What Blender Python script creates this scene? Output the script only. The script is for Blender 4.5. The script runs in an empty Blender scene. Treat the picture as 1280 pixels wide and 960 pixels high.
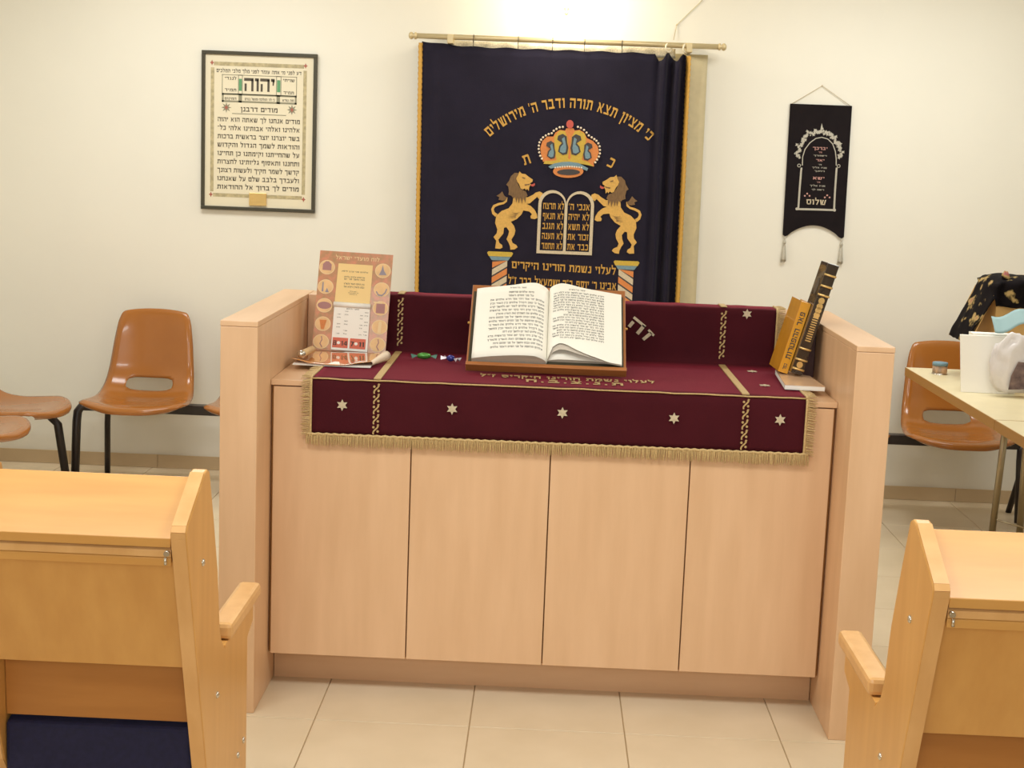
import bpy, bmesh, math, random
from mathutils import Vector, Matrix, noise
random.seed(7)
SC = bpy.context.scene
COL = SC.collection
PI = math.pi

# ------------------------------------------------------------------ camera
F_PX = 1838.84
CAM = Vector((-0.0357, -4.0970, 1.5614))
YAW, PITCH, ROLL = 0.0199, 0.1528, 0.0384
_fw = Vector((-math.sin(YAW)*math.cos(PITCH), math.cos(YAW)*math.cos(PITCH), -math.sin(PITCH)))
_r = Vector((math.cos(YAW), math.sin(YAW), 0)); _u = _r.cross(_fw)
_R = math.cos(ROLL)*_r + math.sin(ROLL)*_u
_U = -math.sin(ROLL)*_r + math.cos(ROLL)*_u
cd = bpy.data.cameras.new('camera'); cam = bpy.data.objects.new('camera', cd); COL.objects.link(cam)
cd.sensor_fit = 'HORIZONTAL'; cd.sensor_width = 36.0; cd.lens = F_PX/1280*36.0
cd.clip_start = 0.05
cam.matrix_world = Matrix(((_R.x, _U.x, -_fw.x, CAM.x), (_R.y, _U.y, -_fw.y, CAM.y), (_R.z, _U.z, -_fw.z, CAM.z), (0, 0, 0, 1)))
SC.camera = cam

# ------------------------------------------------------------------ light
SC.view_settings.view_transform = 'Standard'
SC.view_settings.look = 'None'
SC.view_settings.exposure = -0.14
SC.view_settings.gamma = 1.0
SC.view_settings.use_curve_mapping = False
w = bpy.data.worlds.new('world'); SC.world = w; w.use_nodes = True
w.node_tree.nodes['Background'].inputs[0].default_value = (1, 0.96, 0.9, 1)
w.node_tree.nodes['Background'].inputs[1].default_value = 0.05

def area(name, loc, sx, sy, power, color, rot=(0, 0, 0)):
    l = bpy.data.lights.new(name, 'AREA'); l.shape = 'RECTANGLE'; l.size = sx; l.size_y = sy
    l.energy = power; l.color = color
    o = bpy.data.objects.new(name, l); o.location = loc; o.rotation_euler = rot; COL.objects.link(o); return o
WARM = (0.96, 0.985, 0.98)
area('ceiling_lamp', (-1.2, -1.5, 2.66), 1.2, 0.6, 34, WARM)
area('ceiling_lamp', (1.2, -1.5, 2.66), 1.2, 0.6, 34, WARM)
area('ceiling_lamp', (-1.5, 1.7, 2.66), 1.2, 0.6, 30, WARM)
area('ceiling_lamp', (1.5, 1.7, 2.66), 1.2, 0.6, 30, WARM)
area('rear_fill', (-0.2, -5.2, 2.0), 2.2, 0.9, 50, (0.94, 0.99, 1.02), (math.radians(82), 0, 0))  # broad fill added behind the camera for frontal light, not a room fixture

# ------------------------------------------------------------------ helpers
def at(px, py, ax, val):
    d = _fw + _R*((px-640)/F_PX) + _U*((480-py)/F_PX)
    return CAM + d*((val-CAM[ax])/d[ax])
def lin(c):
    return tuple(((x/255)/12.92 if x/255 <= 0.04045 else ((x/255+0.055)/1.055)**2.4) for x in c)

def mat(name, rgb, rough=0.5, var=0.0, vscale=8.0, stretch=(1, 1, 1), bump=0.0, bscale=None, metal=0.0,
        sheen=0.0, coat=0.0, emit=0.0, rgb2=None, spec=0.5, trans=0.0, detail=4.0):
    m = bpy.data.materials.new(name); m.use_nodes = True
    nt = m.node_tree; b = nt.nodes['Principled BSDF']
    c = lin(rgb); b.inputs['Base Color'].default_value = (*c, 1)
    b.inputs['Roughness'].default_value = rough; b.inputs['Metallic'].default_value = metal
    b.inputs['Specular IOR Level'].default_value = spec
    b.inputs['Sheen Weight'].default_value = sheen; b.inputs['Coat Weight'].default_value = coat
    b.inputs['Transmission Weight'].default_value = trans
    if emit:
        b.inputs['Emission Color'].default_value = (*c, 1); b.inputs['Emission Strength'].default_value = emit
    if var or bump or rgb2:
        tc = nt.nodes.new('ShaderNodeTexCoord'); mp = nt.nodes.new('ShaderNodeMapping')
        mp.inputs['Scale'].default_value = stretch
        nt.links.new(tc.outputs['Object'], mp.inputs['Vector'])
        n = nt.nodes.new('ShaderNodeTexNoise'); n.inputs['Scale'].default_value = vscale; n.inputs['Detail'].default_value = detail
        nt.links.new(mp.outputs[0], n.inputs['Vector'])
        if var or rgb2:
            r = nt.nodes.new('ShaderNodeValToRGB')
            c2 = lin(rgb2) if rgb2 else c
            r.color_ramp.elements[0].position = 0.3; r.color_ramp.elements[1].position = 0.7
            r.color_ramp.elements[0].color = (*[x*(1-var) for x in c2], 1)
            r.color_ramp.elements[1].color = (*[min(1, x*(1+var*0.6)) for x in c], 1)
            nt.links.new(n.outputs['Fac'], r.inputs['Fac']); nt.links.new(r.outputs['Color'], b.inputs['Base Color'])
        if bump:
            n2 = nt.nodes.new('ShaderNodeTexNoise'); n2.inputs['Scale'].default_value = bscale or vscale; n2.inputs['Detail'].default_value = 3
            nt.links.new(mp.outputs[0], n2.inputs['Vector'])
            bp = nt.nodes.new('ShaderNodeBump'); bp.inputs['Strength'].default_value = bump; bp.inputs['Distance'].default_value = 0.003
            nt.links.new(n2.outputs['Fac'], bp.inputs['Height']); nt.links.new(bp.outputs['Normal'], b.inputs['Normal'])
    return m

def wood(name, rgb, rough=0.4, axis='z', var=0.035, rgb2=None):
    st = {'x': (0.12, 1, 1), 'y': (1, 0.12, 1), 'z': (1, 1, 0.12)}[axis]
    return mat(name, rgb, rough, var=var, vscale=22, stretch=st, bump=0.03, bscale=90, rgb2=rgb2, detail=6)

M = {}
BEECH, BEECH2 = (230, 190, 150), (226, 184, 142)
M['beech_z'] = wood('beech vertical grain', BEECH, 0.38, 'z', rgb2=BEECH2)
M['beech_x'] = wood('beech crosswise grain', BEECH, 0.38, 'x', rgb2=BEECH2)
M['beech_y'] = wood('beech lengthwise grain', BEECH, 0.38, 'y', rgb2=BEECH2)
PEW, PEW2 = (213, 160, 88), (207, 151, 79)
M['pew_z'] = wood('golden beech vertical grain', PEW, 0.33, 'z', rgb2=PEW2)
M['pew_x'] = wood('golden beech crosswise grain', PEW, 0.33, 'x', rgb2=PEW2)
M['edge'] = wood('golden beech solid edging', (224, 176, 116), 0.3, 'z', rgb2=(216, 164, 102))
M['pew_dark'] = wood('shaded brown beech backing', (182, 122, 58), 0.4, 'x', rgb2=(170, 110, 48))  # overhead shade on the pew's inner board is put into this darker brown
M['walnut'] = wood('brown varnished wood', (176, 112, 62), 0.4, 'x', rgb2=(164, 100, 52))
M['wall'] = mat('painted plaster', (235, 231, 217), 0.75, var=0.02, vscale=2.0, bump=0.05, bscale=60)
M['ceil'] = mat('white ceiling paint', (238, 234, 222), 0.9)
M['tile'] = mat('beige floor tile', (228, 210, 180), 0.28, var=0.03, vscale=5, bump=0.0, rgb2=(224, 205, 173), spec=0.4)
M['grout'] = mat('brown grout', (192, 166, 128), 0.8)
M['bbtile'] = mat('tan skirting tile', (196, 172, 136), 0.4, var=0.05, vscale=6)
M['velvet'] = mat('maroon velvet', (70, 20, 28), 0.9, var=0.14, vscale=6, sheen=0.7, bump=0.25, bscale=160, spec=0.15)
M['velvet'].node_tree.nodes['Principled BSDF'].inputs['Sheen Tint'].default_value = (*lin((190, 60, 84)), 1)
M['velvet'].node_tree.nodes['Principled BSDF'].inputs['Sheen Roughness'].default_value = 0.4
M['navy'] = mat('navy velvet', (33, 29, 44), 0.8, var=0.2, vscale=5, sheen=0.07, bump=0.15, bscale=200, spec=0.15)
M['black_velvet'] = mat('black velvet', (26, 20, 22), 0.85, var=0.2, vscale=12, sheen=0.15, bump=0.2, bscale=200, spec=0.1)
M['gold'] = mat('gold thread', (206, 158, 70), 0.5, var=0.2, vscale=300, metal=0.15)
M['braid'] = mat('tarnished gold braid', (196, 166, 112), 0.5, var=0.2, vscale=200, metal=0.15)
M['fringe'] = mat('pale gold fringe', (206, 176, 122), 0.6, var=0.22, vscale=250)
M['silver'] = mat('silver thread', (190, 184, 168), 0.5, var=0.2, vscale=300, metal=0.2)
M['pink'] = mat('pink thread', (200, 150, 138), 0.6)
M['fur'] = mat('golden satin stitch', (214, 168, 84), 0.55, var=0.12, vscale=120)
M['mane'] = mat('brown satin stitch', (122, 92, 56), 0.6, var=0.3, vscale=120, stretch=(3, 1, 0.5))
M['orange'] = mat('orange stitch', (214, 132, 68), 0.6, var=0.1, vscale=150)
M['blue_st'] = mat('grey blue stitch', (116, 146, 158), 0.6, var=0.15, vscale=150)
M['dark_st'] = mat('dark grey stitch', (66, 62, 62), 0.7)
M['cream_st'] = mat('cream stitch', (206, 190, 160), 0.6, var=0.12, vscale=150)
M['red_st'] = mat('red stitch', (192, 84, 72), 0.6)
M['yel_st'] = mat('olive yellow stitch', (200, 168, 62), 0.6, var=0.1, vscale=150)
M['pearl'] = mat('pearl bead', (230, 214, 190), 0.3)
M['steel'] = mat('bright steel', (205, 200, 190), 0.25, metal=1.0)
M['rodm'] = mat('dull brass tube', (206, 188, 146), 0.4, metal=0.4)
M['linen'] = mat('beige lining cloth', (204, 190, 152), 0.8, var=0.06, vscale=30, bump=0.2, bscale=300)
M['glit'] = mat('glittering lace', (226, 214, 184), 0.45, var=0.25, vscale=160, metal=0.1)
M['shell'] = mat('caramel brown moulded plastic', (164, 102, 40), 0.22, var=0.04, vscale=4, coat=0.3, rgb2=(158, 96, 36))
M['blackm'] = mat('black enamelled steel', (34, 26, 24), 0.35)
M['chrome'] = mat('worn chrome', (170, 158, 132), 0.3, metal=0.9)
M['formica'] = mat('pale laminate', (226, 212, 172), 0.35, var=0.04, vscale=14)
M['brownedge'] = wood('brown edge banding', (168, 122, 56), 0.45, 'y')
M['paper'] = mat('white paper', (248, 244, 234), 0.6)
M['pagem'] = mat('cream book page', (254, 250, 238), 0.6)
M['pageside'] = mat('page block edge', (214, 204, 190), 0.7, var=0.12, vscale=60, stretch=(0.2, 8, 8))
M['ink'] = mat('black ink', (72, 66, 60), 0.7)
M['inksoft'] = mat('grey ink', (110, 102, 92), 0.7)
M['navyseat'] = mat('navy blue upholstery', (24, 24, 60), 0.85, var=0.2, vscale=80, bump=0.2, bscale=300)
M['framem'] = mat('dark bronze frame', (70, 66, 52), 0.35, metal=0.2)
M['glassm'] = mat('picture glass', (255, 255, 255), 0.05, trans=1.0)

def empty(name, loc, label, cat, group=None, rz=0):
    o = bpy.data.objects.new(name, None); COL.objects.link(o)
    o.location = loc; o.rotation_euler = (0, 0, rz); o.empty_display_size = 0.1
    o['label'] = label; o['category'] = cat
    if group: o['group'] = group
    return o
def wm(o):
    m = Matrix.Translation(o.location) @ o.rotation_euler.to_matrix().to_4x4()
    return wm(o.parent) @ m if o.parent else m
def obj(name, bm, m, parent=None, label=None, kind=None, smooth=False, world=True, mods=None):
    if parent and world: bm.transform(wm(parent).inverted())
    bmesh.ops.recalc_face_normals(bm, faces=bm.faces) if name not in OPEN else None
    if name in SPLIT:
        todo = set(bm.verts); isl = []
        while todo:
            st = [todo.pop()]; g = set(st)
            while st:
                for e in st.pop().link_edges:
                    for v in e.verts:
                        if v in todo: todo.discard(v); g.add(v); st.append(v)
            isl.append(g)
        if 1 < len(isl) <= 12:
            first = None
            for g in isl:
                b2 = BM(); vm = {v: b2.verts.new(v.co) for v in g}
                for f in {f for v in g for f in v.link_faces}:
                    nf = b2.faces.new([vm[v] for v in f.verts]); nf.material_index = f.material_index; nf.smooth = f.smooth
                nm = SPLIT[name]; o = obj(nm, b2, m, parent, label, kind, smooth, False); first = first or o
            bm.free(); return first
    me = bpy.data.meshes.new(name); bm.to_mesh(me); bm.free()
    if smooth:
        me.shade_smooth()
        if smooth != True: me.set_sharp_from_angle(angle=math.radians(smooth))
    for x in (m if isinstance(m, (list, tuple)) else [m]): me.materials.append(x)
    o = bpy.data.objects.new(name, me); COL.objects.link(o)
    if parent: o.parent = parent
    if label: o['label'] = label
    if kind: o['kind'] = kind
    return o
OPEN = set()
SPLIT = {k: k+'_piece' for k in ('crown_lobe', 'crown_ornament', 'print_panel', 'red_number_panel', 'printed_mark', 'mane', 'print_ornament')}
def tag(o, label, cat, group=None):
    o['label'] = label; o['category'] = cat
    if group: o['group'] = group
    return o
def BM(): return bmesh.new()
def join(bm, b2, mi=0, mtx=None):
    if mtx: b2.transform(mtx)
    vm = [bm.verts.new(v.co) for v in b2.verts]
    b2.verts.index_update()
    for f in b2.faces:
        try:
            nf = bm.faces.new([vm[v.index] for v in f.verts]); nf.material_index = mi; nf.smooth = f.smooth
        except ValueError: pass
    b2.free()
def box(bm, x0, x1, y0, y1, z0, z1, bev=0.0, mi=0, mtx=None):
    b = BM(); bmesh.ops.create_cube(b, size=1)
    for v in b.verts:
        v.co = Vector(((x0+x1)/2+v.co.x*(x1-x0), (y0+y1)/2+v.co.y*(y1-y0), (z0+z1)/2+v.co.z*(z1-z0)))
    if bev: bmesh.ops.bevel(b, geom=b.edges[:], offset=bev, segments=2, affect='EDGES', profile=0.5)
    join(bm, b, mi, mtx); return bm
def prism(bm, pts, vec, mi=0, bev=0.0):
    """closed outline pts (3D) extruded by vec"""
    b = BM(); a = [b.verts.new(p) for p in pts]; f = b.faces.new(a)
    r = bmesh.ops.extrude_face_region(b, geom=[f])
    for v in [g for g in r['geom'] if isinstance(g, bmesh.types.BMVert)]: v.co += Vector(vec)
    bmesh.ops.recalc_face_normals(b, faces=b.faces)
    if bev: bmesh.ops.bevel(b, geom=b.edges[:], offset=bev, segments=2, affect='EDGES', profile=0.5)
    join(bm, b, mi); return bm
def tube(bm, pts, r, seg=10, mi=0, cap=True):
    pts = [Vector(p) for p in pts]; rs = r if isinstance(r, (list, tuple)) else [r]*len(pts)
    rings = []; t0 = None; ref = None
    for i, p in enumerate(pts):
        t = (pts[min(i+1, len(pts)-1)]-pts[max(i-1, 0)]).normalized()
        if ref is None: ref = t.orthogonal().normalized()
        ref = (ref - t*ref.dot(t)).normalized(); bn = t.cross(ref)
        rings.append([bm.verts.new(p+(ref*math.cos(2*PI*k/seg)+bn*math.sin(2*PI*k/seg))*rs[i]) for k in range(seg)])
    for a, b in zip(rings, rings[1:]):
        for k in range(seg):
            f = bm.faces.new((a[k], a[(k+1) % seg], b[(k+1) % seg], b[k])); f.smooth = True; f.material_index = mi
    if cap:
        for q in (rings[0], rings[-1]):
            f = bm.faces.new(q); f.material_index = mi
    return bm
def lathe(bm, prof, c, axis=(0, 0, 1), seg=20, mi=0):
    """prof = [(r, h)] around axis through c"""
    ax = Vector(axis).normalized(); e = ax.orthogonal().normalized(); g = ax.cross(e); c = Vector(c); rings = []
    for r, h in prof:
        if r < 1e-5: rings.append([bm.verts.new(c+ax*h)])
        else: rings.append([bm.verts.new(c+ax*h+(e*math.cos(2*PI*k/seg)+g*math.sin(2*PI*k/seg))*r) for k in range(seg)])
    for a, b in zip(rings, rings[1:]):
        for k in range(seg):
            q = [a[k % len(a)], a[(k+1) % len(a)], b[(k+1) % len(b)], b[k % len(b)]]
            q2 = []
            for v in q:
                if v not in q2: q2.append(v)
            if len(q2) > 2:
                f = bm.faces.new(q2); f.smooth = True; f.material_index = mi
    return bm
def grid(bm, nu, nv, fn, mi=0):
    vs = [[bm.verts.new(fn(i/nu, j/nv)) for i in range(nu+1)] for j in range(nv+1)]
    for j in range(nv):
        for i in range(nu):
            f = bm.faces.new((vs[j][i], vs[j][i+1], vs[j+1][i+1], vs[j+1][i])); f.smooth = True; f.material_index = mi
    return vs
def solid(o, t, off=0.0):
    md = o.modifiers.new('solidify', 'SOLIDIFY'); md.thickness = t; md.offset = off; return o

# ---- flat decoration: a mapper turns (u, v, lift) into a point in space
def deco(bm, fn, pts, lift0, lift1=None, mi=0):
    """flat piece (lift1 None) or raised piece with sides, outline pts in (u, v)"""
    if lift1 is None:
        f = bm.faces.new([bm.verts.new(fn(u, v, lift0)) for u, v in pts]); f.material_index = mi; return
    a = [bm.verts.new(fn(u, v, lift0)) for u, v in pts]; b = [bm.verts.new(fn(u, v, lift1)) for u, v in pts]
    f = bm.faces.new(b); f.material_index = mi
    n = len(pts)
    for k in range(n):
        f = bm.faces.new((a[k], a[(k+1) % n], b[(k+1) % n], b[k])); f.material_index = mi
def ribbon_pts(pl, wd):
    L, R = [], []
    for i, p in enumerate(pl):
        a = Vector(pl[max(i-1, 0)]); b = Vector(pl[min(i+1, len(pl)-1)]); t = (b-a).normalized(); n = Vector((-t.y, t.x))
        ww = wd[i] if isinstance(wd, (list, tuple)) else wd
        L.append((p[0]+n.x*ww/2, p[1]+n.y*ww/2)); R.append((p[0]-n.x*ww/2, p[1]-n.y*ww/2))
    return L, R
def ribbon(bm, fn, pl, wd, l0, l1=None, mi=0):
    L, R = ribbon_pts(pl, wd)
    for i in range(len(pl)-1):
        deco(bm, fn, [L[i], L[i+1], R[i+1], R[i]], l0, l1, mi)
def circ(cx, cy, rx, ry=None, n=20, a0=0, a1=2*PI):
    ry = ry or rx
    full = abs(a1-a0-2*PI) < 1e-6
    m = n if full else n+1
    return [(cx+rx*math.cos(a0+(a1-a0)*k/n), cy+ry*math.sin(a0+(a1-a0)*k/n)) for k in range(m)]
def star(cx, cy, r, n=6, inner=0.5, rot=PI/2):
    return [(cx+(r if k % 2 == 0 else r*inner)*math.cos(rot+k*PI/n), cy+(r if k % 2 == 0 else r*inner)*math.sin(rot+k*PI/n)) for k in range(2*n)]

# ---- square Hebrew letters, each a few quads on a unit-high grid
def _b(x0, y0, x1, y1): return [(x0, y0), (x1, y0), (x1, y1), (x0, y1)]
G = {
 'א': (.78, [[(0, 1), (.2, 1), (.78, 0), (.58, 0)], [(.56, 1), (.74, 1), (.66, .6), (.5, .42)], [(.04, 0), (.22, 0), (.3, .5), (.16, .68)]]),
 'ב': (.74, [_b(.06, .78, .62, 1), _b(.46, .1, .62, .9), _b(0, 0, .74, .2)]),
 'ג': (.5, [_b(.1, .78, .42, 1), [(.27, .9), (.42, .9), (.5, 0), (.34, 0)], [(0, 0), (.16, 0), (.38, .36), (.3, .46)]]),
 'ד': (.7, [_b(0, .78, .7, 1), _b(.44, 0, .6, .9)]),
 'ה': (.72, [_b(0, .78, .72, 1), _b(.55, 0, .72, .9), _b(.04, 0, .2, .58)]),
 'ו': (.3, [_b(0, .78, .3, 1), _b(.13, 0, .3, .9)]),
 'ז': (.38, [_b(0, .8, .38, 1), [(.12, .9), (.28, .9), (.24, 0), (.09, 0)]]),
 'ח': (.74, [_b(0, .78, .74, 1), _b(.57, 0, .74, .9), _b(.04, 0, .2, .9)]),
 'ט': (.74, [_b(0, .0, .17, 1), _b(.05, 0, .68, .2), _b(.57, .08, .74, .95), _b(.34, .8, .74, 1)]),
 'י': (.28, [_b(0, .78, .28, 1), [(.12, .9), (.28, .9), (.22, .48), (.12, .48)]]),
 'כ': (.64, [_b(.04, .78, .56, 1), _b(.46, .1, .62, .92), _b(0, 0, .56, .2)]),
 'ך': (.66, [_b(0, .78, .66, 1), _b(.48, -.32, .64, .9)]),
 'ל': (.62, [[(.0, 1.4), (.14, 1.4), (.17, .85), (.02, .85)], _b(.02, .78, .62, 1), [(.46, .9), (.62, .9), (.36, 0), (.2, 0)]]),
 'מ': (.76, [_b(.28, .78, .74, 1), _b(.58, 0, .75, .92), _b(.4, 0, .72, .2), [(.14, .95), (.3, .84), (.17, 0), (0, 0)], [(0, 1), (.16, 1), (.34, .7), (.22, .62)]]),
 'ם': (.72, [_b(0, .78, .72, 1), _b(.55, 0, .72, .9), _b(.06, 0, .22, .9), _b(.06, 0, .7, .2)]),
 'נ': (.46, [_b(.12, .78, .46, 1), _b(.29, .05, .46, .9), _b(0, 0, .46, .2)]),
 'ן': (.3, [_b(0, .78, .3, 1), _b(.13, -.34, .29, .9)]),
 'ס': (.74, [_b(0, .78, .74, 1), [(.04, .9), (.2, .9), (.3, .08), (.16, .08)], [(.54, .9), (.7, .9), (.58, .08), (.44, .08)], _b(.2, 0, .54, .2)]),
 'ע': (.7, [[(0, 1), (.2, 1), (.36, .2), (.2, .2)], [(.5, 1), (.7, 1), (.6, .3), (.44, .2)], [(0, -.1), (.04, .1), (.56, .38), (.58, .16)]]),
 'פ': (.7, [_b(.04, .78, .62, 1), _b(.52, .08, .68, .92), _b(0, 0, .62, .2), _b(.04, .42, .2, .9), _b(.04, .42, .38, .58)]),
 'ף': (.7, [_b(.04, .78, .66, 1), _b(.5, -.32, .66, .92), _b(.04, .42, .2, .9), _b(.04, .42, .36, .58)]),
 'צ': (.7, [[(0, 1), (.2, 1), (.68, .08), (.5, .08)], [(.52, 1), (.7, 1), (.58, .52), (.42, .44)], _b(0, 0, .68, .19)]),
 'ץ': (.66, [[(0, 1), (.18, 1), (.36, .3), (.22, .3)], [(.5, 1), (.66, 1), (.48, .4), (.34, .4)], _b(.24, -.34, .38, .6)]),
 'ק': (.7, [_b(0, .78, .7, 1), [(.54, .9), (.7, .9), (.54, .24), (.4, .3)], _b(.06, -.34, .21, .56)]),
 'ר': (.62, [_b(0, .78, .6, 1), _b(.45, 0, .62, .92)]),
 'ש': (.9, [[(0, 1), (.19, 1), (.27, .1), (.1, .1)], [(.36, 1), (.54, 1), (.4, .16), (.24, .16)], [(.71, 1), (.9, 1), (.76, .1), (.6, .1)], _b(.1, 0, .76, .2)]),
 'ת': (.76, [_b(.04, .78, .7, 1), _b(.58, 0, .75, .92), [(.14, .9), (.3, .9), (.26, .06), (.1, .06)], _b(0, 0, .24, .18)]),
 "'": (.14, [[(.02, 1.08), (.14, 1.08), (.08, .74), (0, .74)]]),
 '"': (.3, [[(.02, 1.08), (.13, 1.08), (.08, .74), (0, .74)], [(.19, 1.08), (.3, 1.08), (.25, .74), (.17, .74)]]),
 '.': (.16, [_b(0, 0, .16, .18)]), '-': (.36, [_b(0, .8, .36, .95)]), ':': (.16, [_b(0, .1, .16, .28), _b(0, .6, .16, .78)]),
 '1': (.3, [_b(.12, 0, .3, 1), [(0, .7), (.12, .86), (.12, 1), (0, .84)]]),
 '4': (.62, [_b(.38, 0, .56, 1), _b(0, .24, .62, .4), [(0, .4), (.16, .4), (.5, 1), (.36, 1)]]),
 '7': (.56, [_b(0, .82, .56, 1), [(.36, .9), (.56, .9), (.3, 0), (.1, 0)]]),
 '8': (.6, [_b(0, .04, .16, .46), _b(.44, .04, .6, .46), _b(.03, .54, .18, .96), _b(.42, .54, .57, .96), _b(.04, 0, .56, .15), _b(.04, .43, .56, .58), _b(.04, .85, .56, 1)]),
 ' ': (.34, []),
}
def twidth(s, gap=.14): return sum(G[c][0]+gap for c in s)-gap
def text(bm, fn, s, xr, y, h, width=None, l0=.0006, l1=None, mi=0, ltr=False, gap=.14, maxsx=9):
    """a line set from its right end xr (or left end when ltr); fn maps (u, v, lift)"""
    sx = h
    if width: sx = min(width/twidth(s, gap), h*maxsx)
    x = xr
    seq = s
    if ltr: x = xr + twidth(s, gap)*sx; seq = s[::-1]
    for c in seq:
        wd, polys = G[c]
        for p in polys:
            deco(bm, fn, [(x-(wd-u)*sx, y+v*h) for u, v in p], l0, l1, mi)
        x -= (wd+gap)*sx
    return x
def arc_text(bm, fn, s, cx, cy, r, a_right, a_left, h, l0, l1, mi=0, gap=.14):
    tw = twidth(s, gap); k = (a_left-a_right)/tw; pos = 0
    for c in s:
        wd, polys = G[c]
        a = a_right + (pos+wd/2)*k; px, py = cx+r*math.cos(a), cy+r*math.sin(a)
        tx, ty = math.sin(a), -math.cos(a)          # reading plane: letter's own right
        sx = k*r
        for p in polys:
            deco(bm, fn, [(px+tx*(u-wd/2)*sx+math.cos(a)*v*h, py+ty*(u-wd/2)*sx+math.sin(a)*v*h) for u, v in p], l0, l1, mi)
        pos += wd+gap

# ================================================================== SETTING
WY, XL, XR, YB, ZC = 2.90, -2.76, 3.3, -6.0, 2.75
def struct(name, bm, m, parent=None, **k):
    o = obj(name, bm, m, parent, **k); o['kind'] = 'structure'; return o
fl = struct('floor', box(BM(), XL-.1, XR+.1, YB-.1, WY+.1, -.12, -.004), M['grout'])
# tiles laid on the slab
TS = 0.43; tx0 = 0.235; ty0 = -0.218
tile_me = None; nt_ = 0
for i in range(-8, 8):
    for j in range(-4, 8):
        x0, y0 = tx0+i*TS, ty0+j*TS
        if x0+TS > XR or x0 < XL-TS*.9 or y0 > WY-.02: continue
        xa, xb, ya, yb = max(x0, XL)+.0016, x0+TS-.0016, y0+.0016, min(y0+TS, WY)-.0016
        b = box(BM(), xa, xb, ya, yb, -.006, 0, .0012); o = obj('floor_tile', b, M['tile'], fl); nt_ += 1
box_w = struct('wall_back', box(BM(), XL-.1, XR+.1, WY, WY+.1, 0, ZC), M['wall'])
struct('wall_left', box(BM(), XL-.1, XL, YB, WY, 0, ZC), M['wall'])
struct('wall_right', box(BM(), XR, XR+.1, YB, WY, 0, ZC), M['wall'])
struct('wall_front', box(BM(), XL-.1, XR+.1, YB-.1, YB, 0, ZC), M['wall'])
struct('ceiling', box(BM(), XL-.1, XR+.1, YB-.1, WY+.1, ZC, ZC+.1), M['ceil'])
bbs = struct('baseboard_back', box(BM(), XL+.012, XR, WY-.008, WY, 0, .064), M['grout'])
x = XL+.013
while x < XR-.02:
    obj('skirting_tile', box(BM(), x+.001, min(x+.43, XR)-.001, WY-.013, WY-.0085, .0005, .066, .0012), M['bbtile'], bbs); x += .43
struct('baseboard_left', box(BM(), XL, XL+.012, YB, WY-.013, 0, .066, .002), M['bbtile'])

# ================================================================== READING DESK
A, PF, PT, PB, PTOP = .80, -.195, .101, .758, 1.101
WT, BK = .9155, .627
desk = empty('reading_desk', (0, .28, 0), 'wide beech reading desk with four plain doors between tall side panels', 'desk')
for s in (-1, 1):
    x0, x1 = (A, A+PT) if s > 0 else (-A-PT, -A)
    p = obj('side_panel', box(BM(), x0, x1, PF, PB, 0, PTOP-.016, .002), M['beech_z'], desk)
    obj('panel_cap', box(BM(), x0-.0005, x1+.0005, PF-.001, PB, PTOP-.0155, PTOP, .002), M['beech_y'], p)
p = obj('back_panel', box(BM(), -A+.001, A-.001, BK, PB-.001, 0.02, PTOP-.001, .002), M['beech_x'], desk)
obj('worktop', box(BM(), -A+.001, A-.001, 0, BK-.001, WT-.016, WT, .0015), M['beech_x'], desk)
dh = .793
for k in range(4):
    x0 = -dh+k*dh/2; x1 = x0+dh/2
    d = obj('door', box(BM(), x0+.0018, x1-.0018, 0.001, .019, .1088, WT-.0195, .001), M['beech_z'], desk)
obj('cabinet_body', box(BM(), -A+.001, A-.001, .022, BK-.001, .107, WT-.0175), M['pew_dark'], desk)
obj('plinth', box(BM(), -A+.002, A-.002, .105, .125, 0, .1065), M['beech_x'], desk)

# ================================================================== TABLE COVER
CX0, CX1 = -.683, .712
CT = WT+.010
cover = empty('table_cover', (0, .3, WT), 'maroon velvet table cover with gold fringe draped over the reading desk', 'tablecloth')
# running cross-section: front hem -> front edge -> desk back -> panel top -> behind
sec = [(-.0085, .766), (-.010, .80), (-.0105, .86), (-.010, CT-.012), (-.005, CT-.003), (.004, CT), (.06, CT), (.2, CT), (.4, CT), (BK-.04, CT),
       (BK-.018, CT+.004), (BK-.010, CT+.02), (BK-.008, CT+.06), (BK-.008, 1.05), (BK-.008, PTOP-.002), (BK-.004, PTOP+.007), (BK+.006, PTOP+.010), (BK+.09, PTOP+.010)]
def cov_pt(x, s, lift=0.0):
    """s runs over the section index (float)"""
    i = min(int(s), len(sec)-2); f = s-i
    y, z = sec[i][0]*(1-f)+sec[i+1][0]*f, sec[i][1]*(1-f)+sec[i+1][1]*f
    dy, dz = sec[i+1][0]-sec[i][0], sec[i+1][1]-sec[i][1]; L = math.hypot(dy, dz)
    ny, nz = -dz/L, dy/L
    wv = 0
    if i <= 3: wv = .0016*math.sin(x*9+1)*(1-i/4)-.0012
    if 5 <= i <= 8: wv = .0012*(1+noise.noise(Vector((x*7, y*7, 3))))
    if i >= 13: wv = .004*max(0, noise.noise(Vector((x*16, 0, 5))))
    lift += wv
    return Vector((x, y+ny*lift, z+nz*lift))
b = BM()
sl = []
for i in range(len(sec)-1):
    n = 5 if i in (6, 7, 8, 13) else 2
    sl += [i+k/n for k in range(n)]
sl.append(len(sec)-1.0001)
vs = [[b.verts.new(cov_pt(CX0+(CX1-CX0)*k/70, s)) for k in range(71)] for s in sl]
for r0, r1 in zip(vs, vs[1:]):
    for k in range(70):
        f = b.faces.new((r0[k], r0[k+1], r1[k+1], r1[k])); f.smooth = True
OPEN.add('cloth')
o = obj('cloth', b, M['velvet'], cover); solid(o, .003, -1)
def on_front(u, v, l): return Vector((u, -.0125-l, v))
def on_top(u, v, l): return Vector((u, v, CT+.0035+l))
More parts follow.
